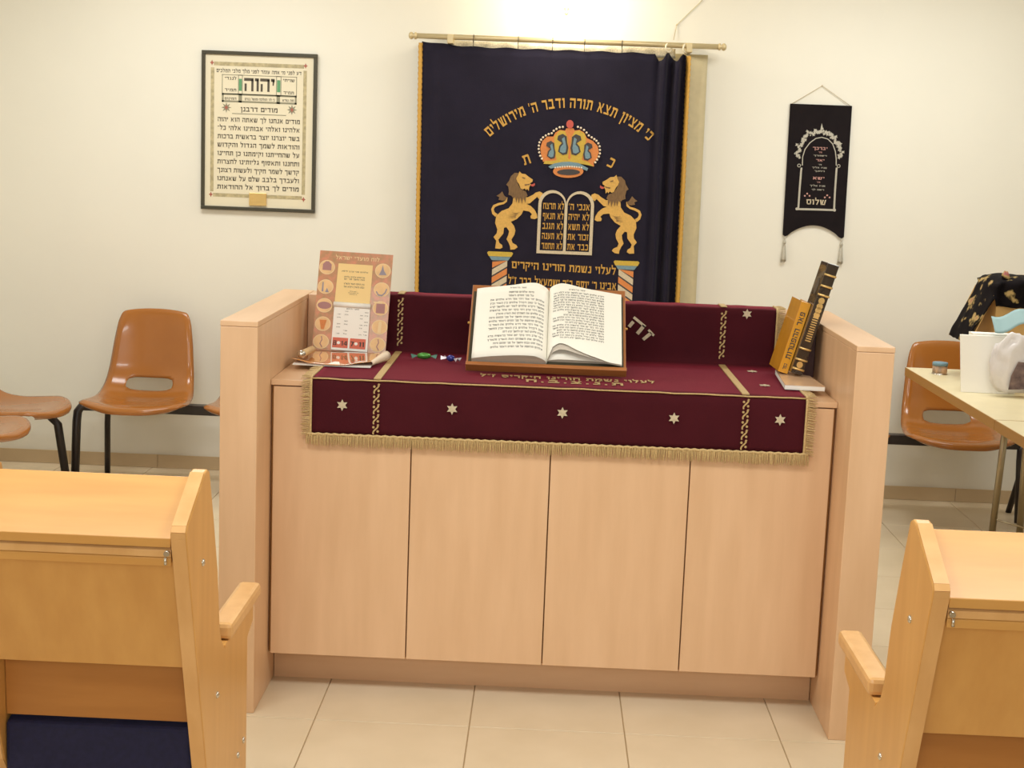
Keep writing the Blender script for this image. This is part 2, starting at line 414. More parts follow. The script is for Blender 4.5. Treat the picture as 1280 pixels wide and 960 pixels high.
def on_back(u, v, l): return Vector((u, BK-.0105-l, v))
# piping along the front edge and the cut edges
b = BM()
tube(b, [(CX0+(CX1-CX0)*k/60, -.0075-.0012*math.sin(k*1.9), CT-.001+.0022*noise.noise(Vector((k*.35, 0, 0)))) for k in range(61)], .0024, 6)
obj('piping', b, M['braid'], cover)
# fringe: hanging front strip, and side strips lying outward
def heading(b, pts, r): tube(b, pts, r, 6)
b = BM(); hz = .766
n = 560
for k in range(n):
    x = CX0-.012+(CX1-CX0+.024)*k/(n-1); L = .031+random.uniform(-.004, .004)
    y = -.012-random.uniform(0, .004); dx = random.uniform(-.003, .003)
    tube(b, [(x, y, hz), (x+dx*.5, y-.001, hz-L*.5), (x+dx, y+.001, hz-L)], [.0016, .0015, .0011], 4, cap=False)
heading(b, [(CX0-.012+(CX1-CX0+.024)*k/120, -.0125, hz+(.0012 if k % 2 else -.0012)) for k in range(121)], .0042)
obj('fringe', b, M['fringe'], cover, kind='stuff')
def side_fringe(x0, sgn, path):
    b = BM(); tot = 0; segs = []
    for p, q in zip(path, path[1:]):
        L = (Vector(q)-Vector(p)).length; segs.append((Vector(p), Vector(q), L))
    for p, q, L in segs:
        m = max(2, int(L/.0030))
        for k in range(m):
            c = p.lerp(q, k/m); ln = .026+random.uniform(-.004, .004); j = Vector((0, random.uniform(-.002, .002), random.uniform(-.002, .002)))
            dr = .004 if abs(q.z-p.z) > abs(q.y-p.y) else 0
            tube(b, [c, c+Vector((sgn*ln*.5, 0, -dr*.4))+j, c+Vector((sgn*ln, 0, -dr))+j], [.0016, .0015, .0011], 4, cap=False)
    pts = []
    for p, q, L in segs:
        m = max(2, int(L/.008)); pts += [p.lerp(q, k/m) for k in range(m)]
    pts.append(segs[-1][1]); heading(b, pts, .0036)
    obj('fringe', b, M['fringe'], cover, kind='stuff')
cz = CT+.003
for x0, sg in ((CX0, -1), (CX1, 1)):
    side_fringe(x0, sg, [(x0, -.012, hz), (x0, -.0125, CT-.01), (x0, -.002, cz), (x0, BK-.03, cz), (x0, BK-.0115, CT+.025), (x0, BK-.0115, PTOP), (x0, BK+.003, PTOP+.012), (x0, BK+.08, PTOP+.012)])
# braided bands with scrolls
def scroll_band(xc, fn, v0, v1, b, w=.011):
    n = max(3, int((v1-v0)/.026)); h = (v1-v0)/n
    for k in range(n):
        vc = v0+h*(k+.5)
        pl = [(xc+w*math.sin(t*2.2)*.62, vc+h*.5*t) for t in [q/5 for q in range(-5, 6)]]
        ribbon(b, fn, pl, .0042, 0, .0018)
        deco(b, fn, circ(xc-w*.55, vc+h*.2, .0036, n=7), 0, .002); deco(b, fn, circ(xc+w*.55, vc-h*.2, .0036, n=7), 0, .002)
        deco(b, fn, [(xc+w*.2, vc+h*.3), (xc+w*1.0, vc+h*.46), (xc+w*.5, vc+h*.5)], 0, .0015)
for xc in (-.498, .541):
    b = BM()
    scroll_band(xc, on_front, .772, CT-.008, b); scroll_band(xc, on_back, CT+.02, PTOP, b)
    tape = [(xc-.010, .0), (xc+.010, .0), (xc+.010, BK-.035), (xc-.010, BK-.035)]
    deco(b, on_top, tape, -.002, .0015)
    deco(b, lambda u, v, l: Vector((u, v, PTOP+.0135+l)), [(xc-.01, BK-.006), (xc+.01, BK-.006), (xc+.01, BK+.08), (xc-.01, BK+.08)], -.002, .001)
    obj('braid_trim', b, M['braid'], cover)
for fn, c in ([(on_front, q) for q in ((-.594, .852), (-.283, .854), (.028, .856), (.342, .854), (.639, .862))]
              + [(on_top, (.621, .467)), (on_top, (.619, .178)), (on_back, (.615, PTOP-.007))]):
    b = BM(); deco(b, fn, star(c[0], c[1], .0165, 6, .52), 0, .002); deco(b, fn, circ(c[0], c[1], .005, n=8), .002, .0035)
    obj('star_applique', b, M['cream_st'], cover)
b = BM()
text(b, on_top, 'לעלוי נשמת הורינו היקרים ז"ל', .295, .128, .044, .51, 0, .0015)
obj('embroidered_lettering', b, M['braid'], cover)
b = BM()
text(b, on_top, 'ת.נ.צ.ב.ה', .20, .060, .044, .28, 0, .0015, gap=.3)
obj('embroidered_lettering', b, M['braid'], cover)
b = BM()
arc_text(b, on_back, 'זה התורה', .02, .72, .385, math.radians(44), math.radians(100), .038, 0, .002)
obj('embroidered_lettering', b, M['cream_st'], cover)

# ================================================================== BOOK STAND + BOOK
stand = empty('book_stand', (-.02, .33, CT), 'brown wooden book stand with ledge, tilted back under the open book', 'book stand')
BO = Vector((0, .205, CT+.0285)); BV = Vector((0, .262, .214)).normalized(); BN = Vector((0, -BV.z, BV.y))
def bp(u, v, n): return Vector((u, 0, 0))+BO+BV*v+BN*n
SX0, SX1, BL = -.2595, .2135, .335
bmtx = Matrix(((1, 0, 0, 0), (0, BV.y, BN.y, BO.y), (0, BV.z, BN.z, BO.z), (0, 0, 0, 1)))
obj('board', box(BM(), SX0, SX1, 0, BL, -.016, 0, .002, mtx=bmtx), M['walnut'], stand)
obj('ledge', box(BM(), SX0-.001, SX1+.001, -.014, -.0005, -.016, .013, .002, mtx=bmtx), M['walnut'], stand)
q0, q1 = bp(0, .24, -.0175), bp(0, .24, -.0175)
b = BM()
prism(b, [(-.06, bp(0, .28, -.017).y, bp(0, .28, -.017).z), (-.06, bp(0, .05, -.017).y, bp(0, .05, -.017).z), (-.06, bp(0, .05, -.017).y, CT+.0045), (-.06, .44, CT+.0045)], (.07, 0, 0))
obj('support', b, M['walnut'], stand)
for s, u in ((-1, SX0-.004), (1, SX1+.004)):
    b = BM(); lathe(b, [(0, -.003), (.0035, -.003), (.0045, 0), (.003, .004), (0, .005)], bp(u-.002*s, .175, -.006), (s, 0, 0), 10)
    obj('brass_pin', b, M['gold'], stand)

book = empty('open_book', (-.02, .3, CT+.03), 'thick open prayer book with cream pages lying on the wooden stand', 'book')
SPN = -.022
def hl(u):       # height of left leaf over the board; u distance left of spine
    t = u/.222
    return .006+.030*(t**.35)*(1-t)**.9*1.5+.012*(1-t)*(min(1, t*6))+.012*t
def hr(u):
    t = u/.222
    return .006+.036*(t**.35)*(1-t)**1.1*1.5+.008*(1-t)*(min(1, t*6))+.010*t
V0, V1 = .006, .300
def vtop(u, side):
    t = u/.222
    return V1+(.014*math.exp(-((t-.2)/.25)**2) if side < 0 else .018*math.exp(-((t-.14)/.25)**2))
def vbot(u):
    t = u/.222
    return V0+.050*math.exp(-((t-.16)/.22)**2)*min(1, t*14)+.004*(1-t)+.012*max(0, .7-abs(t-.45)*2)
def pl(u, v, l=0): return bp(SPN-u, v, hl(u)+l)
def pr(u, v, l=0):
    t = u/.222; q = max(0, 1-(v-V0)/.12)
    return bp(SPN+u, v, hr(u)+.012*q*q*math.sin(min(1, t*1.2)*PI)+l)
OPEN.update({'left_page', 'right_page', 'under_page'})
def leaf(name, f, vb, vt, m, drop=None):
    b = BM(); NU, NV = 26, 10
    us = [.222*(k/NU)**1.4 for k in range(NU+1)]
    top = [[b.verts.new(f(u, vb(u)+(vt(u)-vb(u))*j/NV)) for u in us] for j in range(NV+1)]
    for r0, r1 in zip(top, top[1:]):
        for k in range(NU):
            fc = b.faces.new((r0[k], r0[k+1], r1[k+1], r1[k])); fc.smooth = True
    if drop:      # walls of the page block down to the board
        low = lambda vv: b.verts.new(Vector(vv.co)-BN*((Vector(vv.co)-BO).dot(BN)-.0035))
        rim = top[0]; lo = [low(v) for v in rim]
        for k in range(NU): fc = b.faces.new((rim[k+1], rim[k], lo[k], lo[k+1])); fc.material_index = 1
        rim = [r[-1] for r in top]; lo2 = [lo[-1]]+[low(v) for v in rim[1:]]
        for k in range(NV): fc = b.faces.new((rim[k+1], rim[k], lo2[k], lo2[k+1])); fc.material_index = 1
        rim = top[-1]; lo3 = [low(v) for v in rim]
        for k in range(NU): fc = b.faces.new((rim[k], rim[k+1], lo3[k+1], lo3[k])); fc.material_index = 1
    return obj(name, b, [m, M['pageside']], book)
leaf('left_page', pl, lambda u: V0, lambda u: vtop(u, -1), M['pagem'], True)
leaf('right_page', pr, vbot, lambda u: vtop(u, 1), M['pagem'])
leaf('under_page', lambda u, v: pr(u, v, -.006), lambda u: V0+.6*(vbot(u)-V0)-.0, lambda u: vtop(u, 1)-.002, M['pageside'])
leaf('right_page', lambda u, v: bp(SPN+u, v, .002+hr(u)*.35), lambda u: V0+.012, lambda u: vtop(u, 1)-.004, M['pagem'], True)
b = box(BM(), SPN-.232, SPN+.228, .001, V1+.004, .0005, .003, .001, mtx=bmtx)
obj('book_cover', b, M['framem'], book, label='dark cover edge showing under the pages')
WORDS = ('בראשית ברא אלהים את השמים ואת הארץ והארץ היתה תהו ובהו וחשך על פני תהום ורוח אלהים מרחפת על פני המים ויאמר אלהים יהי אור ויהי אור '
         'וירא אלהים את האור כי טוב ויבדל אלהים בין האור ובין החשך ויקרא אלהים לאור יום ולחשך קרא לילה ויהי ערב ויהי בקר יום אחד').split()
def para(b, f, lines, u0, u1, va, vb2, h, mirror, seed, big=()):
    rnd = random.Random(seed); wi = rnd.randrange(40)
    for k in range(lines):
        v = va+(vb2-va)*k/(lines-1); s = ''; hh = h
        W = abs(u1-u0); start = 0
        if k in big: W *= rnd.uniform(.35, .6); start = abs(u1-u0)*.2
        while True:
            nx = (s+' ' if s else '')+WORDS[wi % len(WORDS)]
            if twidth(nx)*h*.95 > W: break
            s = nx; wi += 1
        if not s: continue
        if rnd.random() < .25: W *= rnd.uniform(.7, .95)
        fn = (lambda u, vv, l: f(SPN-u if mirror else u-SPN, vv, l))
        right = (SPN-u0) if mirror else (SPN+u1)
        text(b, fn, s, right-start, v, hh, W, .0007, maxsx=1.1)
b = BM(); para(b, pl, 16, .014, .178, .268, .038, .0070, True, 3, big=(0, 1)); obj('printed_text', b, M['ink'], book)
b = BM(); para(b, pr, 19, .014, .168, .274, .082, .0056, False, 5); obj('printed_text', b, M['ink'], book)
b = BM(); text(b, lambda u, v, l: pl(SPN-u, v, l), 'ספר בראשית', SPN-.07, .288, .005, .05, .0007)
text(b, lambda u, v, l: pr(u-SPN, v, l), 'ספר בראשית', SPN+.11, .288, .005, .05, .0007); obj('printed_text', b, M['inksoft'], book)

# ================================================================== MAGAZINE, CALENDAR, TUBE (left end of the desk)
MGX = [(-.772, .20), (-.535, .20), (-.500, .44), (-.772, .50)]
mag = empty('glossy_magazine', (-.66, .32, CT), 'glossy orange magazine with curled white corners lying under the calendar', 'magazine')
M['gloss'] = mat('glossy orange print', (226, 160, 84), 0.06, var=0.2, vscale=14, coat=1.0, rgb2=(206, 132, 84))
OPEN.update({'cover_sheet', 'curled_corner'})
b = BM()
def magp(s, t):
    x = -.776+(.236+.012*t)*s; y = .195+.285*t
    cr = max(0, 1-math.hypot(s/.22, t/.3)); cl = max(0, 1-math.hypot((1-s)/.3, t/.4))
    return Vector((x, y, CT+.0105+.014*cr+.012*cl+.0015*math.sin(s*9)*(1-t)))
grid(b, 18, 14, magp); o = obj('cover_sheet', b, M['gloss'], mag); solid(o, .0008, 1)
b = BM()
for k in range(4):
    z = CT+.0045+k*.0015
    box(b, -.774+.001*k, -.542+.0006*k, .199+.002*k, .478, z, z+.0012)
obj('page_block', b, M['paper'], mag)
b = BM()
cen, dirv = Vector((-.545, .205, CT+.015)), Vector((.055, .22, .0)).normalized()
sid = Vector((dirv.y, -dirv.x, 0))
def curl(s, t):
    a = -PI*.55+PI*1.25*s; r = .006+.009*t
    return cen+dirv*(.01+.13*t)+sid*(-math.cos(a)*r)*-1+Vector((0, 0, math.sin(a)*r+.008*t))
grid(b, 10, 8, curl); o = obj('curled_corner', b, mat('pale tan page back', (232, 210, 184), .45), mag); solid(o, .0008)

# calendar card standing on the magazine, leaning on the desk's back panel
ctl, ctr, cbl, cbr = at(400.4, 312.8, 1, .565), at(491.5, 318.8, 1, .565), at(389.7, 437.0, 1, .515), at(481.6, 443.6, 1, .515)
cn = (ctr-ctl).cross(ctl-cbl).normalized()
cn = -cn if cn.y > 0 else cn
def cal(u, v, l=0):     # u 0..1 left to right, v 0..1 top to bottom
    return ctl.lerp(ctr, u).lerp(cbl.lerp(cbr, u), v)+cn*l
calendar = empty('wall_calendar', tuple((cbl+cbr)/2), 'reddish wall calendar with round vignettes and tear-off pad, leaning upright', 'calendar')
M['calbg'] = mat('mottled red brown print', (206, 132, 98), 0.3, var=0.2, vscale=60, rgb2=(192, 150, 96), coat=0.3)
M['roundel'] = mat('pale orange print', (238, 194, 136), 0.4, var=0.12, vscale=30)
M['rrim'] = mat('cream ring print', (240, 208, 156), 0.4)
M['padyel'] = mat('yellow cream paper', (246, 212, 144), 0.5)
M['redprint'] = mat('red print', (216, 106, 78), 0.5)
M['mauve'] = mat('mauve print', (172, 122, 118), 0.5)
M['greyb'] = mat('grey blue print', (150, 140, 150), 0.5)
b = BM(); prism(b, [cal(0, 0), cal(1, 0), cal(1, 1), cal(0, 1)], -cn*.003); obj('card', b, M['calbg'], calendar)
asp = (ctr-ctl).length/(cbl-ctl).length
CL = [(.113, .165), (.115, .360), (.120, .548), (.120, .733), (.115, .912)]
CRR = [(.878, .165), (.880, .353), (.885, .540), (.893, .728), (.885, .905)]
inner = [0, 1, 2, 3, 4, 5, 6, 7, 8, 9]
for k, (u, v) in enumerate(CL+CRR):
    b = BM(); r = .108
    deco(b, cal, circ(u, v, r, r*asp*.92, 24), .0006); deco(b, cal, circ(u, v, r*.9, r*asp*.83, 24), .0009, mi=1)
    ra = r*asp
    if k == 0: deco(b, cal, [(u-.06, v+.03), (u-.06, v-.03), (u-.02, v-.06), (u+.02, v-.06), (u+.06, v-.03), (u+.06, v+.03)], .0012, mi=2)
    if k == 1:
        deco(b, cal, [(u-.05, v+.05), (u-.025, v+.05), (u-.03, v-.045), (u-.045, v-.045)], .0012, mi=3); deco(b, cal, [(u+.0, v+.055), (u+.05, v+.055), (u+.02, v+.01)], .0012, mi=3)
    if k == 2: deco(b, cal, circ(u, v, r*.86, ra*.46, 20), .0012, mi=2)
    if k == 3: deco(b, cal, [(u-.05, v-.04), (u+.05, v-.04), (u+.02, v+.055), (u-.02, v+.055)], .0012, mi=4)
    if k in (4, 9): ribbon(b, cal, [(u, v-.055), (u+.012, v-.02), (u-.012, v+.02), (u+.02, v+.055)], .014, .0012, mi=2)
    if k == 5: deco(b, cal, [(u-.05, v+.045), (u-.02, v-.01), (u-.005, v-.06), (u+.012, v-.005), (u+.055, v+.04)], .0012, mi=3)
    if k == 6: ribbon(b, cal, [(u-.07, v+.02), (u-.04, v+.055), (u+.01, v+.06), (u+.05, v+.03), (u+.07, v-.01)], .016, .0012, mi=3)
    if k == 7: deco(b, cal, [(u-.06, v-.045), (u+.06, v-.045), (u+.06, v+.05), (u-.06, v+.05)], .0012, mi=2); deco(b, cal, [(u-.1, v-.065), (u+.02, v-.06), (u+.02, v-.045), (u-.1, v-.05)], .0015, mi=0)
    if k == 8: deco(b, cal, [(u-.025, v+.06), (u+.02, v+.06), (u+.025, v-.045), (u+.0, v-.06), (u-.015, v-.045)], .0012, mi=0)
    obj('vignette', b, [M['rrim'], M['roundel'], M['mauve'], M['greyb'], M['orange']], calendar)
b = BM(); text(b, lambda u, v, l: cal(u, -v, l), 'לוח מועדי ישראל', .82, -.078, .034, .60, .0008); obj('title_lettering', b, M['rrim'], calendar)
b = BM(); deco(b, cal, [(.265, .118), (.735, .118), (.735, .505), (.255, .505)], .0008); obj('upper_panel', b, M['padyel'], calendar)
b = BM()
fr = lambda u, v, l: cal(u, -v, l)
for v, wd, h in ((.20, .36, .012), (.255, .28, .013), (.277, .28, .013), (.325, .28, .016), (.355, .28, .016), (.395, .1, .008), (.41, .14, .008), (.425, .1, .008)):
    rr = random.Random(int(v*1000)); s = ' '.join(rr.choice(WORDS) for _ in range(4)); text(b, fr, s, .5+wd/2, -v, h, wd, .0012)
obj('printed_text', b, M['inksoft'], calendar)
b = BM()
prism(b, [cal(.258, .55, .001), cal(.748, .55, .001), cal(.755, .985, .001), cal(.262, .985, .001)], cn*.006)
pad = obj('tear_off_pad', b, M['paper'], calendar)
b = BM(); tube(b, [cal(.248, .53, .006), cal(.752, .53, .006)], .0085, 10); obj('binding_roll', b, M['paper'], pad)
b = BM()
for k in range(8):
    v = .60+k*.032
    for u, wd in ((.36, .05), (.46, .05), (.66, .04), (.73, .05)):
        if (k*7+int(u*100)) % 3: text(b, fr, WORDS[(k*5+int(u*50)) % 40], u, -v, .009, wd, .0074)
text(b, fr, 'זמני היום', .60, -.575, .012, .17, .0074)
obj('printed_text', b, M['inksoft'], pad)
b = BM()
for u0, u1 in ((.275, .485), (.510, .725)): deco(b, cal, [(u0, .86), (u1, .86), (u1, .962), (u0, .962)], .0074)
obj('red_number_panel', b, M['redprint'], pad)
b = BM(); text(b, fr, '8', .285, -.938, .046, .045, .0078, ltr=True); text(b, fr, '14', .395, -.938, .046, .08, .0078, ltr=True)
text(b, fr, '7', .52, -.938, .046, .045, .0078, ltr=True); text(b, fr, '11', .635, -.938, .046, .07, .0078, ltr=True)
obj('date_numerals', b, M['ink'], pad)
b = BM(); deco(b, cal, circ(.358, .912, .024, .016, 8), .0079); deco(b, cal, circ(.595, .912, .024, .016, 8), .0079); obj('printed_mark', b, M['paper'], pad)

M['tubem'] = mat('tan rolled card', (214, 178, 124), 0.5, var=0.1, vscale=40)
tb = empty('rolled_tube', (-.765, .28, CT+.016), 'small tan tube with a shiny metal end on the magazine corner', 'tube')
ta, tz = Vector((-.752, .225, CT+.033)), Vector((-.742, .365, CT+.030))
b = BM(); tube(b, [ta, tz], .011, 12); obj('roll', b, M['tubem'], tb)
b = BM(); dd = (tz-ta).normalized(); lathe(b, [(0, -.012), (.008, -.010), (.0125, -.002), (.0125, .008), (.011, .012)], ta, dd, 12); obj('metal_cap', b, M['steel'], tb)

# two wrapped sweets on the velvet
M['green'] = mat('green foil', (84, 150, 66), 0.25, metal=0.4); M['teal'] = mat('teal foil', (96, 140, 128), 0.25, metal=0.4)
M['bluef'] = mat('blue foil', (62, 66, 150), 0.25, metal=0.3); M['wfoil'] = mat('white foil', (214, 206, 214), 0.3, metal=0.2)
def sweet(c, L, ma, mb, label, body, twist, rz):
    t = empty('wrapped_sweet', c, label, 'candy', None, rz)
    b = BM(); lathe(b, [(0, -L*.5), (.006, -L*.48), (.0095, -L*.2), (.0105, 0), (.0095, L*.2), (.006, L*.48), (0, L*.5)], (0, 0, .0112), (1, 0, 0), 10); obj(body, b, ma, t, world=False)
    for s in (-1, 1):
        b = BM(); ring = []
        a = [b.verts.new((s*L*.45, 0, .0112))]
        f2 = [b.verts.new((s*(L*.45+.018+.004*(k % 2)), -.012+.0048*k, .004+.012*((k*3) % 4)/3)) for k in range(6)]
        for k in range(5): b.faces.new((a[0], f2[k], f2[k+1]))
        OPEN.add(twist); o = obj(twist, b, mb, t, world=False); solid(o, .0008)
sweet((-.403, .434, CT+.004), .042, M['green'], M['teal'], 'green and teal wrapped sweet on the velvet cover', 'body', 'twisted_end', .1)
sweet((-.318, .404, CT+.004), .026, M['bluef'], M['wfoil'], 'small blue and white wrapped sweet nearest the stand', 'body', 'twisted_end', -.6)

# ================================================================== BOOKS (right end of the desk)
bk = empty('booklet', (.74, .35, CT), 'thin white booklet lying flat under the leaning books', 'booklet')
b = BM(); z = WT
bq = [at(969, 466, 2, WT+.02), at(981, 485, 2, WT+.02), at(1031, 487.5, 2, WT+.02), at(1012, 474, 2, WT+.02)]
bq = [Vector((min(p.x, .795), p.y, 0)) for p in bq]
zb = CT+.008
prism(b, [Vector((p.x, p.y, zb)) for p in bq], (0, 0, .010)); obj('page_block', b, M['paper'], bk)
b = BM(); prism(b, [Vector((p.x, p.y, zb+.0105)) for p in bq], (0, 0, .0015)); obj('front_cover', b, mat('pale tan cover', (222, 184, 146), .25), bk)
b = BM(); prism(b, [Vector((p.x, p.y, zb-.002)) for p in bq], (0, 0, .0015)); obj('back_cover', b, M['paper'], bk)
ZB = zb+.0125

M['yelcov'] = mat('golden yellow leatherette', (226, 158, 44), 0.25, var=0.08, vscale=20, coat=0.4)
M['darkcov'] = mat('black brown leatherette', (52, 40, 30), 0.22, var=0.15, vscale=30, coat=0.5)
M['maroonc'] = mat('dark maroon cover', (66, 28, 24), 0.4, var=0.1, vscale=20)
M['spgold'] = mat('gold foil', (232, 198, 130), 0.22, metal=0.6)
def lean_book(name, label, base, H, T, D, tilt, yaw, m, deco_fn, pitch=0):
    """spine toward -Y; base = spine's lower left corner; leans to +X by tilt, turned by yaw"""
    t = empty(name, base, label, 'book')
    t.rotation_euler = (pitch, tilt, yaw)
    cv = .0028
    obj('spine', box(BM(), 0, T, 0, cv*1.3, 0, H, .0012), m, t, world=False)
    obj('front_board', box(BM(), 0, cv, cv*1.3, D, 0, H, .001), m, t, world=False)
    obj('back_board', box(BM(), T-cv, T, cv*1.3, D, 0, H, .001), m, t, world=False)
    obj('page_block', box(BM(), cv+.0004, T-cv-.0004, cv*1.3+.0005, D-.005, .004, H-.004), M['pageside'], t, world=False)
    deco_fn(t, H, T); return t
def yel_deco(t, H, T):
    fn = lambda u, v, l: Vector((T/2+v-.0, -.0004-l, u))        # letters run up the spine
    fn = lambda u, v, l: Vector((T/2-v, -.0004-l, H-u if False else u))
    b = BM(); text(b, lambda u, v, l: Vector((T/2-v, -.0005-l, u)), 'פאר ההפטרות', H*.86, -.0075, .015, H*.66, .0002); obj('spine_title', b, M['ink'], t, world=False)
    b = BM(); text(b, lambda u, v, l: Vector((T/2-v, -.0005-l, u)), 'כפר', H*.13, -.005, .010, H*.08, .0002); obj('spine_mark', b, M['ink'], t, world=False)
def dark_deco(t, H, T):
    for zf in (.045, .13, .27-.04, .90, .80, .72):
        b = BM(); tube(b, [(-.001, -.001, H*zf), (T*.25, -.004, H*zf), (T*.75, -.004, H*zf), (T+.001, -.001, H*zf)], .0035, 6); obj('raised_band', b, M['spgold'], t, world=False)
    b = BM()
    for k in range(12): box(b, T*.25, T*.75, -.0012, .0, H*(.30+k*.021), H*(.30+k*.021)+.0035)
    for zf in (.085, .62, .585, .67, .54): 
        deco(b, lambda u, v, l: Vector((u, -.0005-l, v)), circ(T/2, H*zf, T*.28, T*.3, 10), 0, .001)
    obj('spine_gilding', b, M['spgold'], t, world=False)
    b = BM(); deco(b, lambda u, v, l: Vector((-.0003-l, u, v)), circ(.05, H*.78, .02, .026, 14), 0, .0006); obj('cover_emblem', b, mat('faint grey tooling', (92, 80, 66), .4), t, world=False)
yb_ = at(972.5, 464, 2, ZB+.009); db_ = at(982, 472.5, 2, ZB+.012)
lean_book('yellow_book', 'golden yellow book with black spine lettering leaning at right of desk', (yb_.x, yb_.y, ZB+.009), .222, .030, .155, math.radians(15), math.radians(1.5), M['yelcov'], yel_deco)
lean_book('dark_book', 'tall black brown book with gilded spine leaning beside the yellow book', (yb_.x+.0335, yb_.y-.035, ZB+.012), .342, .034, .100, math.radians(15), math.radians(1.5), M['darkcov'], dark_deco)
mb = empty('maroon_book', (.75, .40, CT+.004), 'dark maroon book standing upright against the side panel behind the leaning books', 'book')
obj('front_board', box(BM(), .752, .797, .385, .388, CT+.004, 1.092, .001), M['maroonc'], mb)
obj('back_board', box(BM(), .752, .797, .412, .415, CT+.004, 1.092, .001), M['maroonc'], mb)
obj('page_block', box(BM(), .756, .7942, .3885, .4115, CT+.007, 1.089), M['pageside'], mb)
obj('spine', box(BM(), .7945, .7975, .385, .415, CT+.004, 1.092, .001), M['maroonc'], mb)

# ================================================================== ARK CURTAIN ON ROD
RODY = WY-.10
rod = empty('curtain_rod', (0, RODY, 2.09), 'dull brass curtain rod with finials fixed above the ark curtain', 'curtain rod')
ra, rb_ = at(521, 43.5, 1, RODY), at(898, 57.5, 1, RODY)
ra.z = rb_.z = (ra.z+rb_.z)/2-.004
RZ = ra.z
b = BM(); tube(b, [ra, rb_], .0125, 14); obj('rod', b, M['rodm'], rod)
for e, s in ((ra, -1), (rb_, 1)):
    b = BM(); lathe(b, [(.0125, 0), (.016, .002), (.016, .01), (.009, .013), (.016, .02), (.017, .028), (.010, .036), (0, .038)], e, (s, 0, 0), 14); obj('finial', b, M['rodm'], rod)
for px in (563, 862):
    x = at(px, 50, 1, RODY).x
    b = BM(); box(b, x-.014, x+.014, RODY-.014, WY-.001, RZ-.030, RZ+.012, .003); obj('bracket', b, M['rodm'], rod)
for px in (592, 648, 691, 731, 778):
    x = at(px, 50, 1, RODY).x
    b = BM(); pts = [(x, RODY+.018*math.sin(a), RZ-.006+.020*math.cos(a)) for a in [2*PI*k/16 for k in range(17)]]
    tube(b, pts, .0016, 5, cap=False); tube(b, [(x, RODY-.016, RZ-.022), (x, RODY-.012, RZ-.045)], .0014, 5); obj('curtain_hook', b, M['blackm'], rod)
for px in (836, 858):
    x = at(px, 55, 1, RODY).x
    b = BM(); pts = [(x+.0145*math.sin(a), RODY-.001+.013*math.sin(a), RZ-.012+.0195*math.cos(a)) for a in [2*PI*k/20 for k in range(21)]]
    tube(b, pts, .004, 7, cap=False); obj('curtain_ring', b, mat('white plastic', (236, 226, 200), .3), rod, label='white plastic curtain ring')

CY = WY-.085
cxl, cxr = -.648, .575
def ctop(x):
    # sagging hem between hooks
    t = (x-cxl)/(cxr-cxl)
    base = 2.074-.018*math.sin(min(1, t*4.2)*PI*.5)
    if x > .43: base = 2.022+.026*max(0, 1-(x-.43)/.012)
    s = .0025*math.cos((x+.4)*2*PI/.145)
    for cxp, ww in ((.487, .028), (.558, .03)):
        s += (.040 if x > .42 else 0)*math.exp(-((x-cxp)/ww*1.5)**2)
    return base+s
def cfold(x, z):
    f = 0.004*noise.noise(Vector((x*3, z*1.2, 1)))
    if x > .42:
        q = min(1, (x-.42)/.05)
        f += q*.030*math.sin((x-.42)*2*PI/.062+1.2*noise.noise(Vector((x*2, z*1.5, 4))))
    if x < -.56: f += .006*math.sin((x+.56)*60)*min(1, (-.56-x)/.03)
    return f
def cpt(x, z, l=0): return Vector((x, CY+cfold(x, z)-l, z))
curt = empty('ark_curtain', (0, CY, .5), 'navy velvet ark curtain embroidered with crown, lions and tablets', 'curtain')
OPEN.update({'velvet_panel', 'lining_panel'})
b = BM()
def crv(s, t):
    x = cxl+(cxr-cxl)*s; z = .45+(ctop(x)-.45)*t
    x2 = x+(.022*(1-t) if s < .02 else 0)
    return cpt(x+.020*(1-t)*(1-s)+.012*(1-t)*s, z)
grid(b, 130, 40, crv); o = obj('velvet_panel', b, M['navy'], curt); solid(o, .004, -1)
b = BM()
for side, nx in ((-1, 5), (1, 5)):
    def fr_(s, t):
        z = .45+((2.066 if side < 0 else 2.050)-.45)*t
        x = (cxl+.020*(1-t)) if side < 0 else (cxr+.012*(1-t))
        return cpt(x+(s-.5)*.016+(-.006 if side < 0 else .004)+.0015*math.sin(z*260), z, .002+.004*math.sin(s*PI))
    b = BM(); grid(b, 3, 200, fr_); OPEN.add('gold_edging'); o = obj('gold_edging', b, M['gold'], curt); solid(o, .003, 1)
lining = BM()
def lin_(s, t):
    z = .45+(RZ-.033-.45)*t; x = -.60+(.672+.60)*s
    return Vector((x+.012*(1-t)*s, WY-.030-.004*math.sin(x*26), z))
grid(lining, 40, 12, lin_)
li = obj('lining_panel', lining, M['linen']); li.name = 'lace_backdrop'; solid(li, .004)
tag(li, 'beige cloth hanging behind the navy ark curtain, showing at its right', 'curtain')
b = BM(); 
def lc(s, t): 
    x = -.522+(.52+.522)*s
    return Vector((x, WY-.052-.003*math.sin(x*70), RZ-.055+.043*t))
grid(b, 80, 3, lc); OPEN.add('lace_strip'); o = obj('lace_strip', b, M['glit'], li); solid(o, .003)

